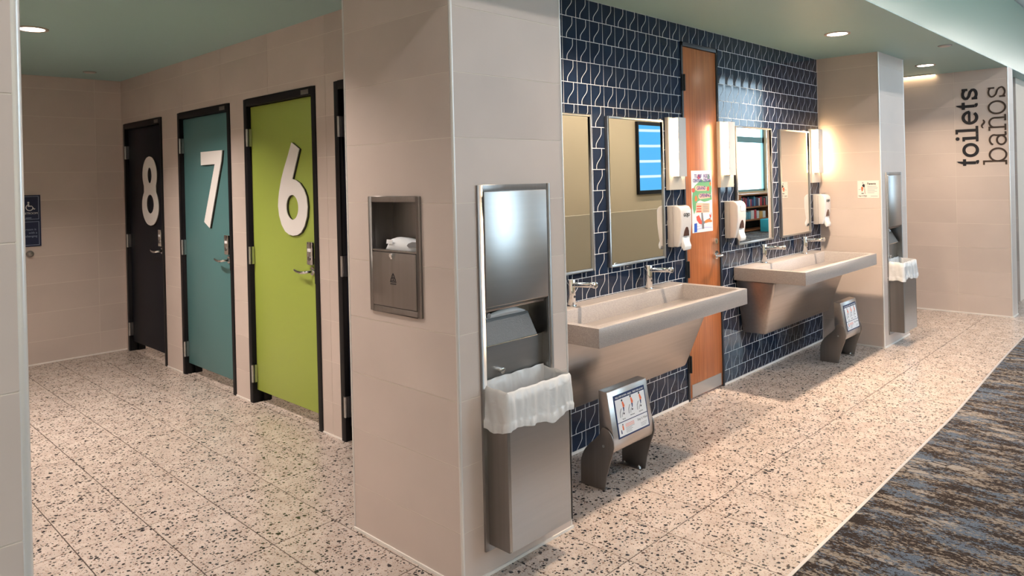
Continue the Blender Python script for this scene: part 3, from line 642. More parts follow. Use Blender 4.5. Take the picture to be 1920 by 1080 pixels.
# ------------------------------------------------------------------ paper towel dispenser with waste bin, liner and towel
def towel_unit(label):
    x0, x1, yw, z0, z1 = 1.937, 2.369, CY0, .100, 1.540
    t = thing('towel_dispenser', label, 'towel dispenser', ((x0+x1)/2, yw, z0), 'steel towel and waste units')
    fw = .027
    f = MB().box(x0, x0+fw, yw-.009, yw+.006, z0, z1).box(x1-fw, x1, yw-.009, yw+.006, z0, z1).box(x0+fw, x1-fw, yw-.009, yw+.006, z1-fw, z1).box(x0+fw, x1-fw, yw-.009, yw+.006, z0, z0+fw)
    obj('frame', f, M_STEELM, t, bevel=.0015)
    xi0, xi1 = x0+fw, x1-fw
    # niche: sides, back, top
    n = MB().box(xi0-.002, xi0+.001, yw, yw+.118, z0+.02, z1-.01).box(xi1-.001, xi1+.002, yw, yw+.118, z0+.02, z1-.01).box(xi0, xi1, yw+.108, yw+.118, z0+.02, z1-.01)
    obj('recess', n, M_STEEL, t)
    dr = MB().prism([(yw-.014, 1.513), (yw-.014, 1.054), (yw+.030, 1.030), (yw+.030, 1.513)], 'x', xi0+.003, xi1-.003); do = obj('upper_door', dr, M_STEEL, t, bevel=.003)
    obj('lock', MB().tube((xi0+.022, yw+.020, 1.020), (xi0+.022, yw-.006, 1.020), .011, n=18), M_CHROME, t)
    lip = MB().prism([(yw+.012, 1.046), (yw+.016, 1.030), (yw+.055, 1.024), (yw+.108, 1.022), (yw+.108, 1.046)], 'x', xi0+.002, xi1-.002); obj('towel_lip', lip, M_STEELH, t, bevel=.002)
    sl = MB().prism([(yw+.060, .992), (yw+.006, .898), (yw+.009, .893), (yw+.066, .990)], 'x', xi0+.002, xi1-.062); obj('towel_guide', sl, M_SCRATCH, t)
    obj('guide_edge', MB().tube((xi0+.002, yw+.006, .896), (xi1-.062, yw+.006, .896), .0028, n=10), M_CHROME, t)
    lp = MB().prism([(yw+.030, .890), (yw+.036, .740), (yw+.040, .740), (yw+.036, .890)], 'x', xi0+.002, xi1-.002); obj('lower_panel', lp, M_STEEL, t)
    obj('latch_knob', MB().tube((2.076, yw+.034, .780), (2.076, yw+.014, .780), .010, n=18).tube((2.076, yw+.014, .780), (2.076, yw+.010, .780), .013, n=18), M_CHROME, t, bevel=.001)
    bx0, bx1, yf, zb, zt = 1.957, 2.338, 1.952, .126, .735
    th = .002; rr = []
    bn = MB().box(bx0, bx0+th, yf+.002, yw+.040, zb, zt).box(bx1-th, bx1, yf+.002, yw+.040, zb, zt).box(bx0, bx1, yw+.038, yw+.040, zb, zt).box(bx0, bx1, yf+.002, yw+.040, zb, zb+th)
    obj('waste_bin', bn, M_STEELD, t)
    obj('bin_front', MB().prism([(bx0, yf+.016), (bx0+.004, yf+.006), (bx0+.014, yf), (bx1-.014, yf), (bx1-.004, yf+.006), (bx1, yf+.016), (bx1-.002, yf+.018), (bx1-.014, yf+.003), (bx0+.014, yf+.003), (bx0+.002, yf+.018)], 'z', zb, zt), M_STEEL, t)
    return t
def liner(label, seed):
    rnd = random.Random(seed); bx0, bx1, yf, yb = 1.957, 2.338, 1.952, CY0+.026; N = 120
    per = []; N = 180
    L = [(bx0, yb), (bx0, yf), (bx1, yf), (bx1, yb)]
    seg = [abs(yb-yf), bx1-bx0, abs(yb-yf), bx1-bx0]; tot = sum(seg)
    cr = .016
    for i in range(N):
        s = tot*i/N; k = 0
        while s > seg[k]: s -= seg[k]; k += 1
        a, b = L[k], L[(k+1) % 4]; q = s/seg[k]; x, y = a[0]+(b[0]-a[0])*q, a[1]+(b[1]-a[1])*q
        nx, ny = [(-1, 0), (0, -1), (1, 0), (0, 1)][k]; per.append((x, y, nx, ny, k, q))
    ph = [rnd.uniform(0, 6.28) for _ in range(8)]
    def wob(i, f, p): return math.sin(2*math.pi*f*i/N+ph[p])
    rows = []
    prof = [(-.022, -.30, .2), (-.020, -.20, .3), (-.013, -.10, .5), (-.010, -.04, .7), (-.006, -.006, .5), (-.001, .004, .4), (.005, -.004, .4), (.008, -.04, .8), (.010, -.08, 1.), (.011, -.11, 1.1), (.012, -.118, .8), (.015, -.124, .9), (.014, -.150, 1.)]
    for d_, dz, am in prof:
        row = []
        for i in range(N+1):
            x, y, nx, ny, k, q = per[i % N]; back = k == 3
            zr = .737+(.018 if back else .010*(1-q) if k == 0 else .010*q if k == 2 else 0)+.0015*wob(i, 9, 0)+.001*wob(i, 17, 1)
            ii = i % N; cs, sn = math.cos(2*math.pi*ii/N), math.sin(2*math.pi*ii/N); o_ = d_+am*.008*mnoise.noise(Vector((cs*5.5+seed, sn*5.5+dz*9, dz*6)))+am*.006*mnoise.noise(Vector((cs*8+seed, sn*8-dz*16, dz*26)))
            if d_ > 0 and back: o_ = min(o_, .002); dzz = dz*.35
            else: dzz = dz
            if dz < -.1 and d_ > 0: dzz += .012*wob(i, 3, 4)*(abs(dz)/.15)+.006*wob(i, 7, 5)
            if d_ < 0: o_ = min(o_, -.004)
            if d_ > 0: o_ = max(o_, .0035)
            row.append((x+nx*o_+(.002 if 0 else 0), y+ny*o_, zr+dzz))
        rows.append(row)
    return tag(obj('bin_liner', MB().grid(rows), M_LINER, smooth=True, loc=((bx0+bx1)/2, 2.0, .44)), label, 'bin liner', 'plastic liners in the waste bins')
def towel(label):
    rows = []
    for k in range(17):
        q = k/16; x = 1.968+.30*q; bow = math.sin(math.pi*q**1.25); row = []
        for j in range(6):
            r = j/5; row.append((x, CY0+.062-.022*bow*math.sin(math.pi*min(1, r+.15)), .986+.006*q+(.004+.030*bow)*(1-r)))
        rows.append(row)
    up = MB().grid(rows); up.add([(a, b+.004, c) for r in rows for a, b, c in r], [tuple(reversed(f)) for f in up.f])
    return tag(obj('paper_towel', up, M_TOWEL, smooth=True, loc=(2.13, CY0+.05, 1.0)), label, 'paper towel', 'paper towels in the dispensers')
u1 = towel_unit('recessed steel towel dispenser and waste bin on the near column')
u2 = dup(u1, (D2, PY0-CY0, 0), 'recessed steel towel dispenser and waste bin on the far pillar')
l1 = liner('white plastic liner folded over the bin on the near column', 3)
l2 = liner('white plastic liner folded over the bin on the far pillar', 11); l2.location += Vector((D2, PY0-CY0, 0))
t1 = towel('white paper towel hanging from the dispenser on the near column')
t2 = towel('white paper towel hanging from the dispenser on the far pillar'); t2.location += Vector((D2, PY0-CY0, 0))

# ------------------------------------------------------------------ recessed disposal cabinet on the column's stall side
t = thing('disposal_cabinet', 'dark steel recessed disposal cabinet with open shelf on the column', 'cabinet', (CX0, 2.452, 1.010))
y0, y1, z0, z1 = 2.276, 2.630, 1.010, 1.501; fw = .026
obj('frame', MB().box(CX0-.009, CX0+.006, y0, y0+fw, z0, z1).box(CX0-.009, CX0+.006, y1-fw, y1, z0, z1).box(CX0-.009, CX0+.006, y0+fw, y1-fw, z1-.024, z1).box(CX0-.009, CX0+.006, y0+fw, y1-fw, z0, z0+fw).box(CX0-.009, CX0+.006, y0+fw, y1-fw, 1.268, 1.276), M_STEELD, t, bevel=.002)
obj('shelf_recess', MB().box(CX0+.003, CX0+.110, y0+fw-.004, y0+fw, 1.262, z1-.02).box(CX0+.003, CX0+.110, y1-fw, y1-fw+.004, 1.262, z1-.02).box(CX0+.106, CX0+.112, y0+fw, y1-fw, 1.262, z1-.02).box(CX0+.003, CX0+.110, y0+fw, y1-fw, 1.262, 1.268).box(CX0+.003, CX0+.110, y0+fw, y1-fw, z1-.025, z1-.021), M_STEELD, t)
dr = obj('door', B(CX0-.012, CX0+.004, y0+fw+.002, y1-fw-.002, z0+fw+.002, 1.266), M_STEELD, t, bevel=.002)
obj('latch', MB().tube((CX0-.010, 2.457, 1.255), (CX0-.024, 2.457, 1.255), .0085, n=16).box(CX0-.020, CX0-.012, 2.451, 2.463, 1.240, 1.255), M_CHROME, dr)
hz = MB(); xx0, xx1 = CX0-.0132, CX0-.0118
tri = [(2.457, 1.180), (2.437, 1.143), (2.477, 1.143)]
for k in range(3):
    a = math.radians(90+120*k); cyy, czz = 2.457+.0095*math.cos(a), 1.158+.0095*math.sin(a)
    for j in range(12):
        a0, a1 = [math.radians(30*jj+90+120*k-165+15) for jj in (j, j+1)]
        if j == 11: continue
        hz.prism([(cyy+.0085*math.cos(a0), czz+.0085*math.sin(a0)), (cyy+.0085*math.cos(a1), czz+.0085*math.sin(a1)), (cyy+.0055*math.cos(a1), czz+.0055*math.sin(a1)), (cyy+.0055*math.cos(a0), czz+.0055*math.sin(a0))], 'x', xx0, xx1)
for (a, b) in ((0, 1), (1, 2), (2, 0)):
    A, Bv = tri[a], tri[b]; dx, dz = Bv[0]-A[0], Bv[1]-A[1]; L_ = math.hypot(dx, dz); nx, nz = -dz/L_*.001, dx/L_*.001
    hz.prism([(A[0]+nx, A[1]+nz), (Bv[0]+nx, Bv[1]+nz), (Bv[0]-nx, Bv[1]-nz), (A[0]-nx, A[1]-nz)], 'x', xx0, xx1)
hz.box(xx0, xx1, 2.438, 2.476, 1.134, 1.1375)
obj('biohazard_mark', hz, M_INK, dr)
# folded white bag pack lying on the shelf
rows = []
for k in range(17):
    q = k/16; y = 2.315+.225*q; hgt = .052*min(1, (1-q)*7)**.5*(1-.10*math.sin(7*q)); rows.append([(CX0+.018, y, 1.270), (CX0+.010, y, 1.270+hgt*.45), (CX0+.020, y, 1.270+hgt*.92), (CX0+.045, y, 1.270+hgt), (CX0+.085, y, 1.270+hgt*.9), (CX0+.098, y, 1.270)])
bag = thing('folded_bag_pack', 'folded white bag pack lying on the disposal cabinet shelf', 'bag', (CX0+.05, 2.43, 1.2695))
obj('pack', MB().grid(rows), M_TOWEL, bag, smooth=True)
obj('grey_opening', MB().prism([(2.316, 1.292), (2.372, 1.290), (2.384, 1.297), (2.374, 1.306), (2.350, 1.313), (2.316, 1.314)], 'x', CX0+.0065, CX0+.0125), mat('bag_grey', (.22, .22, .23), .6), bag)
obj('loose_flap', MB().prism([(2.480, 1.318), (2.520, 1.318), (2.524, 1.300), (2.482, 1.300)], 'x', CX0+.006, CX0+.0075), M_TOWEL, bag)

# ------------------------------------------------------------------ folding step stools with instruction signs
def stool(label):
    X0, X1 = 2.872, 3.236
    t = thing('step_stool', label, 'step stool', ((X0+X1)/2, 2.265, 0), 'folding steel step stools')
    plate = [(2.343, 0), (2.194, 0), (2.187, .035), (2.181, .067), (2.166, .115), (2.15, .163), (2.136, .20), (2.130, .226), (2.131, .25), (2.136, .272), (2.145, .29), (2.156, .302), (2.170, .311), (2.185, .316), (2.200, .313), (2.212, .300), (2.219, .276), (2.245, .248), (2.275, .222), (2.30, .197), (2.317, .176), (2.328, .154), (2.337, .130), (2.341, .103)]
    for xa in (X0, X1-.006):
        s = obj('side_plate', MB().prism(plate, 'x', xa, xa+.006), M_STEELD, t, bevel=.001)
        sx = xa-.003 if xa == X0 else xa+.006
        obj('pivot_bolt', MB().tube((xa-.003, 2.193, .223), (xa+.009, 2.193, .223), .007, n=14), M_HINGE, s)
        ix = (xa+.006, xa+.034) if xa == X0 else (xa-.028, xa)
        ft = obj('foot_flange', B(ix[0], ix[1], 2.200, 2.338, 0, .005), M_STEELD, s)
        for yy in (2.222, 2.316): obj('anchor_bolt', MB().tube(((ix[0]+ix[1])/2, yy, .005), ((ix[0]+ix[1])/2, yy, .013), .009, n=6).tube(((ix[0]+ix[1])/2, yy, .013), ((ix[0]+ix[1])/2, yy, .020), .005, n=10), M_CHROME, s)
    px0, px1 = X0+.009, X1-.009
    prof = [(2.225, .494), (2.176, .490), (2.172, .484), (2.138, .275), (2.135, .245), (2.136, .218), (2.142, .200), (2.155, .190), (2.172, .192), (2.180, .200), (2.224, .300)]
    obj('step_panel', MB().prism(prof, 'x', px0, px1), M_STEELH, t, bevel=.003)
    # sign lying on the sloped front
    slope = (2.172-2.138)/(.484-.275)
    def Y(z): return 2.138+(z-.275)*slope-.0008
    up = Vector((0, slope, 1)).normalized(); rt = Vector((1, 0, 0)); nrm = rt.cross(up)
    sx0, sx1, sz0, sz1 = X0+.051, X0+.322, .256, .463
    def patch(a, b, c, d, lift): # quad patch on the slope, in x and z
        return MB().hexa([(a, Y(c)-lift, c), (b, Y(c)-lift, c), (b, Y(c)+.0004, c), (a, Y(c)+.0004, c)], [(a, Y(d)-lift, d), (b, Y(d)-lift, d), (b, Y(d)+.0004, d), (a, Y(d)+.0004, d)])
    sg = obj('instruction_sign', patch(sx0, sx1, sz0, sz1, .0016), M_NAVY, t)
    obj('white_field', patch(sx0+.008, sx1-.008, .331, .440, .0022), M_WHITE, sg)
    obj('white_field', patch(sx0+.008, sx1-.008, sz0+.008, .327, .0022), M_WHITE, sg)
    def T(body, size, mt, x, z, align='LEFT', bold=False, width=None): return text('print', body, size, mt, sg, (x, Y(z)-.0024, z), rt, up, align, bold, .0002, width=width)
    T('PULL STEP DOWN - BAJAR - TIREZ VERS LE BAS', .0115, M_WHITE, sx0+.014, .4465, bold=True, width=.243)
    for q, cx in enumerate((sx0+.062, sx0+.137, sx0+.213)):
        z = .372+.004*(q > 0); c = MB()
        def blob(pts, mt, lift):
            mb = MB(); n = len(pts); mb.add([(x, Y(zz)-lift, zz) for x, zz in pts]+[(x, Y(zz)-lift+.0006, zz) for x, zz in pts], [tuple(range(n)), tuple(range(n, 2*n))[::-1]]+[(i, n+i, n+(i+1) % n, (i+1) % n) for i in range(n)]); return obj('figure_print', mb, mt, sg)
        blob([(cx+.006*math.cos(a*.785)+.002, z+.058+.006*math.sin(a*.785)) for a in range(8)], M_INK, .0026)
        blob([(cx, z+.050), (cx+.010, z+.052), (cx+.020, z+.030), (cx+.013, z+.022), (cx+.004, z+.024)], M_ORANGE, .0026)
        blob([(cx+.003, z+.024), (cx+.014, z+.022), (cx+.010, z+.004), (cx+.005, z+.003)], M_NAVY, .0026)
        blob([(cx-.030, z-.020), (cx-.028, z+.004), (cx-.016, z+.020), (cx-.006, z+.022), (cx-.014, z+.012), (cx-.022, z), (cx-.024, z-.02)], M_GREYINK, .0024)
        blob([(cx-.014, z-.020), (cx-.010, z-.006), (cx+.002, z+.004), (cx+.004, z), (cx-.006, z-.008), (cx-.010, z-.02)], M_GREYINK, .0024)
        blob([(cx, z-.006), (cx+.008, z-.001), (cx+.012, z-.008), (cx+.003, z-.012)], M_INK, .0026)
        T(('Step Up', 'Wash Hands', 'Step Down')[q], .0075, M_INK, cx, z-.033, 'CENTER')
    T("Step 'n Wash", .0165, M_GREYINK, sx1-.012, .304, 'RIGHT', True)
    fx = sx0+.034
    blob([(fx+.010+.004*math.cos(a*.785), .316+.004*math.sin(a*.785)) for a in range(8)], M_INK, .0026)
    blob([(fx+.004, .311), (fx+.014, .311), (fx+.016, .290), (fx+.006, .290)], M_ORANGE, .0026)
    blob([(fx-.010, .292), (fx-.004, .295), (fx-.002, .276), (fx-.010, .275)], M_NAVY, .0026)
    for r in range(8):
        z = .312-.0058*r
        obj('print_line', patch(sx0+.066, sx0+.066+(.075 if r < 4 else .045+.006*(r % 3)), z, z+.0018, .0026), M_ORANGE if r < 3 else M_GREYINK, sg)
    for r in range(3): obj('print_line', patch(sx1-.075, sx1-.020-.006*r, .287-.007*r, .2888-.007*r, .0026), M_GREYINK, sg)
    return t
st1 = stool('folded steel step stool in front of the near sink')
dup(st1, (3.162, .008, 0), 'folded steel step stool beside the tan pillar')

# ------------------------------------------------------------------ poster on the wood door
p = thing('event_poster', 'tall colourful grand opening poster taped to the wood door', 'poster', (4.636, SINKY-.003, 1.152))
px0, px1, pz0, pz1 = 4.492, 4.779, 1.152, 1.589; yy = SINKY-.0035
obj('sheet', B(px0, px1, yy, SINKY-.0022, pz0, pz1), M_WHITE, p)
PM = {n: mat('poster_'+n, c, .6) for n, c in dict(green=(.16, .42, .20), red=(.75, .10, .07), peach=(.85, .55, .38), trunk=(.20, .20, .22), blue=(.02, .10, .50), purple=(.10, .06, .30), orange=(.80, .22, .06), lav=(.55, .55, .75)).items()}
def pp(nm, pts, mt, lift=.0006):
    mb = MB().prism([(px0+(px1-px0)*a, pz0+(pz1-pz0)*b) for a, b in pts], 'y', yy-lift, yy); return obj(nm, mb, PM[mt], p)
def blobp(cx, cz, rx, rz, n=14, jag=.12, sd=1):
    r_ = random.Random(sd); return [(cx+rx*(1+r_.uniform(-jag, jag))*math.cos(2*math.pi*i/n), cz+rz*(1+r_.uniform(-jag, jag))*math.sin(2*math.pi*i/n)) for i in range(n)]
pp('tree_crown', [(.04, .40), (.02, .55), (.06, .70), (.16, .76), (.30, .80), (.48, .86), (.62, .82), (.95, .84), (.98, .70), (.95, .60), (.98, .52), (.80, .50), (.60, .49), (.40, .52), (.26, .50), (.22, .40), (.16, .36), (.10, .30)], 'green')
pp('tree_trunk', [(.46, .05), (.56, .05), (.56, .13), (.90, .20), (.88, .22), (.55, .17), (.50, .33), (.44, .33), (.45, .18), (.30, .24), (.28, .20), (.46, .12)], 'trunk', .0008)
pp('banner', [(.16, .735), (.22, .76), (.66, .745), (.76, .72), (.72, .67), (.30, .67), (.18, .69)], 'peach', .0010); pp('banner', [(.32, .60), (.40, .63), (.92, .62), (.90, .55), (.40, .535), (.32, .56)], 'peach', .0010)
pp('info_box', [(.17, .32), (.84, .31), (.86, .46), (.20, .48)], 'peach', .0010)
for k, (cx, cz, rx, rz, c) in enumerate([(.08, .69, .07, .035, 'red'), (.80, .70, .06, .04, 'red'), (.20, .55, .06, .05, 'orange'), (.36, .90, .06, .04, 'red'), (.84, .90, .06, .04, 'green'), (.92, .78, .04, .03, 'orange')]): pp('bloom', blobp(cx, cz, rx, rz, 12, .2, k), c, .0012)
pp('animal_shape', [(.20, .26), (.32, .28), (.46, .17), (.44, .13), (.34, .14), (.22, .20)], 'red', .0012); pp('animal_shape', [(.58, .17), (.72, .20), (.90, .19), (.98, .16), (.92, .145), (.80, .15), (.64, .14)], 'orange', .0012); pp('animal_shape', [(.84, .28), (.90, .26), (.94, .31), (.92, .22), (.86, .22)], 'red', .0012)
pp('snow_line', [(.12, .04), (.60, .06), (.97, .05), (.97, .065), (.60, .08), (.14, .06)], 'lav'); pp('snow_line', [(.16, .09), (.44, .10), (.44, .112), (.16, .10)], 'lav'); pp('logo_block', [(.085, .01), (.215, .015), (.22, .155), (.095, .15)], 'blue', .0014)
def PT(body, size, mt, a, b, align='CENTER', width=None): return text('print', body, size, PM[mt], p, (px0+(px1-px0)*a, yy-.0014, pz0+(pz1-pz0)*b), (1, 0, 0), (0, 0, 1), align, True, .0002, width=width)
PT('TURF  KIDS', .036, 'purple', .52, .885, width=.22); PT('CENTRAL CENTER', .034, 'purple', .50, .815, width=.250); PT('GRAND', .036, 'purple', .46, .69); PT('OPENING', .036, 'purple', .64, .565)
for r in range(3): pp('info_line', [(.22, .435-.04*r), (.44, .43-.04*r), (.44, .41-.04*r), (.22, .415-.04*r)], 'red', .0016)
for r in range(7): pp('info_line', [(.52, .455-.02*r), (.80, .45-.02*r), (.80, .444-.02*r), (.52, .449-.02*r)], 'trunk', .0016)

# ------------------------------------------------------------------ small notice on the pillar
nt = thing('parents_notice', 'small white parents notice stuck on the tan pillar', 'sign', (PX0, 2.188, 1.319))
xx = PX0-.0015
obj('sheet', B(xx, PX0-.0002, 2.099, 2.278, 1.319, 1.471), mat('notice_card', (.78, .74, .70), .5), nt)
def NB(nm, pts, mt): return obj(nm, MB().prism([(2.278-a*.179, 1.319+b*.152) for a, b in pts], 'x', xx-.0006, xx), mt, nt)
NB('figure_print', [(.22, .90), (.28, .92), (.29, .84), (.23, .83)], M_GREYINK); NB('figure_print', [(.22, .74), (.30, .82), (.35, .76), (.34, .60), (.26, .64)], M_INK); NB('figure_print', [(.18, .64), (.25, .66), (.27, .55), (.24, .38), (.20, .38)], M_ORANGE)
NB('figure_print', [(.28, .58), (.36, .58), (.39, .22), (.33, .24)], M_PLGREY); NB('figure_print', [(.06, .50), (.24, .54), (.24, .51), (.06, .47)], M_GREYINK); NB('figure_print', [(.18, .28), (.30, .28), (.29, .24), (.19, .24)], M_INK)
text('print', 'Parents', .024, M_INK, nt, (xx-.0008, 2.278-.46*.179, 1.319+.78*.152), (0, -1, 0), (0, 0, 1), 'LEFT', True, .0002)
for r, wd in enumerate((.42, .48, .46, .34, .44, .32)): NB('print_line', [(.47, .69-.075*r), (.47+wd, .69-.075*r), (.47+wd, .665-.075*r), (.47, .665-.075*r)], M_GREYINK)
text('print', "Step 'n Wash", .013, M_INK, nt, (xx-.0008, 2.278-.05*.179, 1.319+.09*.152), (0, -1, 0), (0, 0, 1), 'LEFT', True, .0002)
NB('print_line', [(.62, .12), (.94, .12), (.94, .09), (.62, .09)], M_GREYINK)

# ------------------------------------------------------------------ restroom sign and knob on the alcove end wall
rs = thing('restroom_sign', 'navy restroom sign with white wheelchair symbol on the end wall', 'sign', (1.60, 7.588, 1.063)); yy = 7.579
obj('board', B(1.480, 1.717, yy, 7.5885, 1.063, 1.523), mat('navy_sign_board', (.010, .018, .060), .4), rs)
MLINE = mat('pale_blue_line', (.30, .36, .50), .5)
def frame2(a, b, c, d):
    w = .004; return MB().box(a, b, yy-.001, yy, c, c+w).box(a, b, yy-.001, yy, d-w, d).box(a, a+w, yy-.001, yy, c, d).box(b-w, b, yy-.001, yy, c, d)
obj('border', frame2(1.492, 1.703, 1.306, 1.512), MLINE, rs); obj('border', frame2(1.492, 1.703, 1.075, 1.286), MLINE, rs)
wc_ = MB(); cx, cz = 1.632, 1.412
for j in range(14):
    a0, a1 = math.radians(120+j*17), math.radians(120+(j+1)*17); wc_.prism([(cx+r*math.cos(a), cz+r*math.sin(a)) for r, a in ((.030, a0), (.030, a1), (.023, a1), (.023, a0))], 'y', yy-.0016, yy)
wc_.prism([(1.624+.008*math.cos(a*.785), 1.456+.008*math.sin(a*.785)) for a in range(8)], 'y', yy-.0016, yy); wc_.prism([(1.618, 1.447), (1.628, 1.447), (1.631, 1.428), (1.650, 1.428), (1.650, 1.421), (1.620, 1.419)], 'y', yy-.0016, yy); wc_.prism([(1.646, 1.426), (1.653, 1.424), (1.668, 1.400), (1.674, 1.403), (1.676, 1.397), (1.665, 1.392)], 'y', yy-.0016, yy)
obj('wheelchair_symbol', wc_, M_WHITE, rs)
text('print', 'RESTROOM', .024, M_WHITE, rs, (1.694, yy-.001, 1.352), (1, 0, 0), (0, 0, 1), 'RIGHT', False, .0003); 
for r, s_ in enumerate(('room is', 'with a', 'changing')): text('print', s_, .026, MLINE, rs, (1.686-.006*(r == 0), yy-.001, 1.208-.030*r), (1, 0, 0), (0, 0, 1), 'RIGHT', False, .0003)
obj('braille_line', MB().box(1.60, 1.645, yy-.001, yy, 1.316, 1.322), MLINE, rs)
tag(obj('wall_bumper', MB().tube((1.628, 7.589, .998), (1.628, 7.560, .998), .030, .026, n=24).tube((1.628, 7.560, .998), (1.628, 7.545, .998), .020, n=24), M_STEELD, bevel=.002, loc=(1.628, 7.589, .998)), 'round dark door bumper on the alcove end wall', 'door bumper')

# ------------------------------------------------------------------ large wall lettering
def ribbon(pts, w, closed=False):
    """thick polyline as quads; pts in 2-D, w = width (number or list)"""
    n = len(pts); ww = w if isinstance(w, (list, tuple)) else [w]*n; out = []
    L_, R_ = [], []
    for i, p in enumerate(pts):
        a = pts[(i-1) % n] if (closed or i > 0) else p; b = pts[(i+1) % n] if (closed or i < n-1) else p
        dx, dy = b[0]-a[0], b[1]-a[1]; d_ = math.hypot(dx, dy) or 1; nx, ny = -dy/d_, dx/d_
        L_.append((p[0]+nx*ww[i]/2, p[1]+ny*ww[i]/2)); R_.append((p[0]-nx*ww[i]/2, p[1]-ny*ww[i]/2))
    for i in range(n if closed else n-1): j = (i+1) % n; out.append([L_[i], L_[j], R_[j], R_[i]])
    return out
def rect(x0, x1, y0, y1): return [[(x0, y0), (x1, y0), (x1, y1), (x0, y1)]]
def arc(cx, cy, rx, ry, a0, a1, n=24): return [(cx+rx*math.cos(math.radians(a0+(a1-a0)*i/n)), cy+ry*math.sin(math.radians(a0+(a1-a0)*i/n))) for i in range(n+1)]
def glyph(ch, w, xh, asc, st, sf):
    """slab serif letter as a list of convex pieces inside width w; st = stroke, sf = serif thickness"""
    q = []
    if ch == 'o': q = ribbon(arc(w/2, xh/2, w/2-st/2, xh/2-st/2+.003, 0, 360, 40)[:-1], st, True)
    elif ch == 't':
        q = rect(w*.22, w*.22+st, st*.9, xh*1.02)+[[(w*.22, xh), (w*.22+st, xh), (w*.22+st, xh*1.38), (w*.22+st*.55, xh*1.30)]]+rect(0, w*.92, xh-sf*1.25, xh)+ribbon(arc(w*.22+st/2+w*.24, w*.30, w*.24, w*.30-st*.42, 180, 292, 12), [st]*9+[st*.9, st*.85, st*.8, st*.8])
    elif ch in 'il':
        h = xh if ch == 'i' else asc; cx = w*.48
        q = rect(cx-st/2, cx+st/2, 0, h)+rect(w*.06, cx, h-sf, h)+rect(0, w, 0, sf)
        if ch == 'i': q += [arc(cx-st*.1, asc-st*.62, st*.64, st*.64, 0, 360, 20)[:-1]]
    elif ch == 'e':
        q = ribbon(arc(w/2, xh/2, w/2-st/2, xh/2-st/2+.003, 2, 318, 40), st)+rect(st*.6, w-st*.4, xh/2-sf*.25, xh/2+sf*.75)
    elif ch == 's':
        r = xh/4
        q = ribbon(arc(w*.50, xh-r-st*.1, w*.5-st*.55, r-st*.28, 20, 180, 14)[:-1]+[(w*.14, xh*.66), (w*.30, xh*.545), (w*.70, xh*.455), (w*.86, xh*.34)]+arc(w*.50, r+st*.1, w*.5-st*.55, r-st*.28, 0, -160, 14)[1:], st*.95)+rect(w*.80, w*.80+sf, xh*.62, xh*.985)+rect(w*.03, w*.03+sf, xh*.015, xh*.36)
    elif ch == 'b':
        q = rect(w*.16, w*.16+st, 0, asc)+rect(0, w*.2, asc-sf, asc)+rect(0, w*.2, 0, sf)+ribbon(arc(w*.16+st/2+(w*.84-st)/2, xh/2, (w*.84-st)/2, xh/2-st/2+.003, 0, 360, 40)[:-1], st, True)
    elif ch == 'a':
        q = ribbon(arc(w*.42, xh*.66, w*.36, xh*.34-st/2, 160, 8, 18)+[(w*.80-st/2, xh*.55), (w*.80-st/2, xh*.2)]+arc(w*.80-st/2+w*.11, sf*.9, w*.11, sf*.5, 180, 270, 5), st)+ribbon(arc(w*.40, xh*.29, w*.38-st/2, xh*.29-st/2+.002, 0, 360, 30)[:-1], st, True)+rect(w*.80, w, 0, sf)
    elif ch in 'nñ':
        q = rect(w*.16, w*.16+st, 0, xh)+rect(0, w*.2, xh-sf, xh)+rect(0, w*.40, 0, sf)+rect(w*.60, w, 0, sf)+rect(w*.80-st/2, w*.80+st/2, 0, xh*.68)+ribbon(arc(w*.16+st/2+(w*.64-st/2)/2, xh*.64, (w*.64-st/2)/2, xh*.36-st/2, 180, 0, 20), st)
        if ch == 'ñ': q += ribbon([(w*.20+w*.52*i/16, xh*1.30+xh*.075*math.sin(i/16*2*math.pi)) for i in range(17)], [st*(.55+.55*math.sin(math.pi*i/16)) for i in range(17)])
    return q
def lettering(word, spans, base_y, xh, asc, st, sf, mt, label):
    t = thing('wall_lettering', label, 'lettering', (TX0, base_y, spans[0][0]))
    for ch, (z0, z1) in zip(word, spans):
        mb = MB()
        for k, poly in enumerate(glyph(ch, z1-z0, xh, asc, st, sf)): mb.prism([(base_y+p_[1], z0+p_[0]) for p_ in poly], 'x', TX0-.004-.00001*k, TX0-.0003)
        obj('letter', mb, mt, t)
U = .000943
def zs(a, b): return (2.409-(a-90)*U, 2.409-(b-90)*U)
lettering('toilets', [zs(963, 880), zs(865, 705), zs(690, 607), zs(606, 515), zs(497, 338), zs(325, 236), zs(220, 88)], 1.772, .148, .212, .030, .024, M_TEXT1, 'bold black word toilets running up the tiled wall')
lettering('baños', [zs(957, 767), zs(747, 592), zs(580, 402), zs(400, 245), zs(215, 90)], 1.522, .158, .214, .0175, .0165, M_TEXT2, 'thin bronze word baños running up the tiled wall')

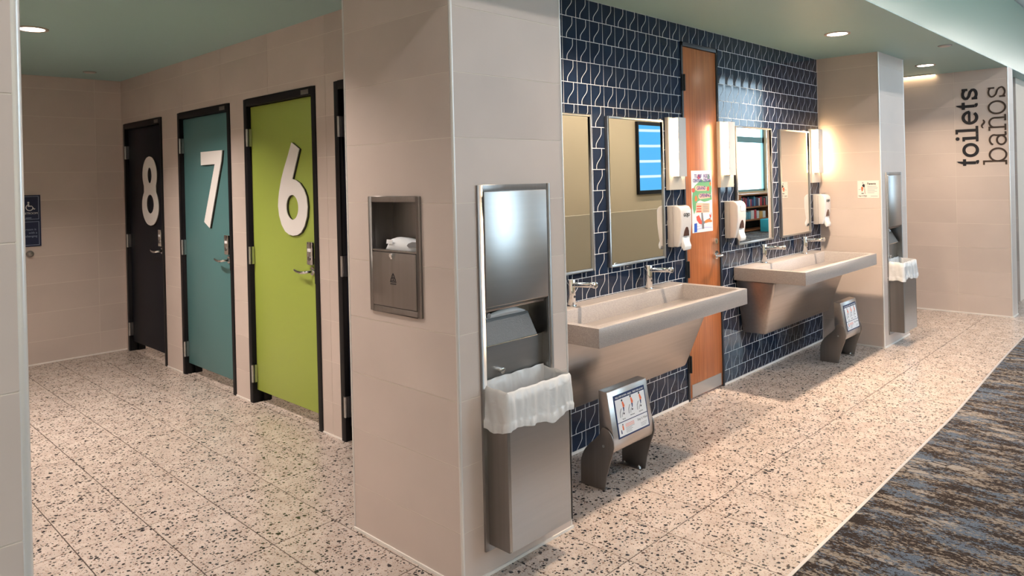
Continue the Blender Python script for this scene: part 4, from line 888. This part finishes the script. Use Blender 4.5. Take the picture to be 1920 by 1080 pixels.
# ------------------------------------------------------------------ ceiling lights and sensors
def downlight(x, y, label, power, color=WARM):
    t = thing('downlight', label, 'ceiling light', (x, y, CEIL), 'recessed round downlights')
    obj('trim_ring', MB().ring((x, y), .072, .092, CEIL-.006, CEIL+.001), mat('downlight_trim', (.55, .42, .36), .4) if 'downlight_trim' not in bpy.data.materials else bpy.data.materials['downlight_trim'], t)
    obj('lens', MB().tube((x, y, CEIL-.004), (x, y, CEIL), .072, n=28), M_LENS, t)
    area_light('downlight_beam', (0, 0, -.008), (0, 0, 0),   .13, .13, power, color, shape='DISK', spread=math.radians(125), parent=t)
downlight(5.646, 2.013, 'lit round downlight above the far sink', 46, AMBER)
downlight(8.073, 2.036, 'lit round downlight in front of the toilets lettering', 17, AMBER)
downlight(3.22, 1.99, 'lit round downlight above the near sink', 24, AMBER)
downlight(1.205, 5.421, 'lit round downlight in the stall alcove ceiling', 33)
downlight(1.05, 3.45, 'lit round downlight at the mouth of the stall alcove', 20)
for k, yy_ in (('black', 7.0), ('teal', 5.72), ('lime green', 4.52)): downlight(3.35, yy_, 'round downlight inside the stall behind the %s door' % k, 9)
def sensor(x, y, label):
    t = thing('ceiling_sensor', label, 'ceiling sensor', (x, y, CEIL), 'small flush ceiling sensors')
    obj('cover', MB().tube((x, y, CEIL-.010), (x, y, CEIL), .040, .046, n=24), M_PLGREY, t)
    obj('rim', MB().ring((x, y), .046, .054, CEIL-.003, CEIL), M_STEELD, t)
sensor(6.944, 1.60, 'small flush ceiling sensor near the fascia'); sensor(2.011, 7.118, 'small flush ceiling sensor in the stall alcove')
cv = thing('cove_light', 'warm linear cove light where ceiling meets the lettered wall', 'cove light', (8.90, 3.1, CEIL))
obj('channel', MB().box(8.86, 8.955, 2.157, 4.0, CEIL-.006, CEIL-.001), M_STEELD, cv); obj('lens', B(8.925, 8.950, 2.16, 3.99, CEIL-.0085, CEIL-.006), M_COVE, cv)

for k, x in enumerate((10.6, 12.4, 14.2, 16.0)):  # added lamps, only there to brighten the tan wall seen in the mirrors
    wz = 3.355+.1512*(1.62+2.7)-.02
    t = thing('added_wall_fill', 'added fill light brightening the tan concourse wall', 'ceiling light', (x, -2.7, wz), 'added fill lights on the concourse wall'); obj('housing', MB().box(x-.16, x+.16, -2.76, -2.64, wz, wz+.05), M_STEELD, t); obj('lens', B(x-.15, x+.15, -2.75, -2.65, wz-.004, wz), M_LENS, t)
    area_light('added_wall_fill_beam', (0, 0, -.012), (math.radians(-38), 0, 0), .28, .09, 36, (1, .88, .72), parent=t)
M_LIN = mat('linear_light_lens', (1, 1, 1), .4, emit=(1.0, .96, .92), estr=6)
for k, x in enumerate(LINX):
    t = thing('linear_ceiling_light', 'long narrow ceiling light over the concourse carpet', 'ceiling light', (x, LINY, LINZ), 'linear lights along the concourse')
    obj('housing', MB().box(x-2.03, x+2.03, LINY-.07, LINY+.07, LINZ, LINZ+.06), M_STEELD, t); obj('lens', B(x-2.0, x+2.0, LINY-.05, LINY+.05, LINZ-.006, LINZ), M_LIN, t)

# ------------------------------------------------------------------ counter in the nook past the lettered wall
ct = thing('nook_counter', 'grey counter with a pale top in the nook past the lettered wall', 'counter', (9.95, 2.2, 0))
obj('top', B(9.60, 10.098, 1.66, 2.9, .80, .835), mat('cream_counter_top', (.62, .52, .42), .35), ct, bevel=.003); obj('apron', MB().hexa([(9.85, 1.72, .50), (10.098, 1.72, .50), (10.098, 2.85, .50), (9.85, 2.85, .50)], [(9.63, 1.68, .80), (10.098, 1.68, .80), (10.098, 2.88, .80), (9.63, 2.88, .80)]), M_STEELH, ct, bevel=.006)

# ------------------------------------------------------------------ what the mirrors show across the concourse: screen, bookcase, books
sc_ = thing('advertising_screen', 'large blue wall screen seen in the mirror beside the door', 'screen', (14.85, YW, 1.15))
obj('bezel', MB().box(13.46, 16.24, YW+.001, YW+.07, 1.15, 1.24).box(13.46, 16.24, YW+.001, YW+.07, 2.70, 2.78).box(13.46, 13.50, YW+.001, YW+.07, 1.24, 2.70).box(16.20, 16.24, YW+.001, YW+.07, 1.24, 2.70), M_BLACK, sc_); obj('display', B(13.50, 16.20, YW+.001, YW+.055, 1.24, 2.70), M_SCREEN, sc_)
bc = thing('bookcase', 'low wooden bookcase under the bright window seen in a mirror', 'bookcase', (18.70, YW, 0))
MW2 = mat('bookcase_wood', (.28, .11, .045), .45)
for x in (17.60, 19.42): obj('side_panel', B(x, x+.10, YW+.001, YW+.36, .004, 1.02), MW2, bc)
for z in (.03, .30, .64, .98): obj('shelf', B(17.70, 19.42, YW+.001, YW+.36, z, z+.035), MW2, bc)
obj('back_panel', B(17.70, 19.42, YW+.001, YW+.02, .03, 1.0), M_DARK, bc)
BK = [mat('book_cover_%d' % k, c, .5) for k, c in enumerate([(.45, .04, .06), (.03, .05, .16), (.60, .60, .62), (.04, .04, .05), (.10, .30, .42), (.55, .30, .08)])]
rb = random.Random(5); x = 17.73
while x < 19.36:
    w = rb.uniform(.045, .075); h = rb.uniform(.19, .26)
    tag(obj('book', MB().box(x, x+w, YW+.10, YW+.30, .675, .675+h), BK[rb.randrange(6)], loc=(x, YW+.2, .675), bevel=.004), 'book standing on the top shelf of the mirrored bookcase', 'book', 'books on the bookcase top shelf'); x += w+.004
x = 17.74
while x < 19.20:
    w = rb.uniform(.12, .20); h = rb.uniform(.16, .25)
    tag(obj('gift_box', MB().box(x, x+w, YW+.08, YW+.30, .335, .335+h), BK[rb.randrange(6)], loc=(x, YW+.2, .335), bevel=.006), 'boxed item on the middle shelf of the mirrored bookcase', 'box', 'boxes on the bookcase middle shelf'); x += w+.02
tag(obj('turquoise_bin', MB().box(18.45, 19.30, YW+.50, YW+.95, .004, .34), mat('turquoise_plastic', (.06, .48, .62), .4), loc=(18.9, YW+.7, .004), bevel=.02), 'turquoise box on the carpet before the mirrored bookcase', 'box')
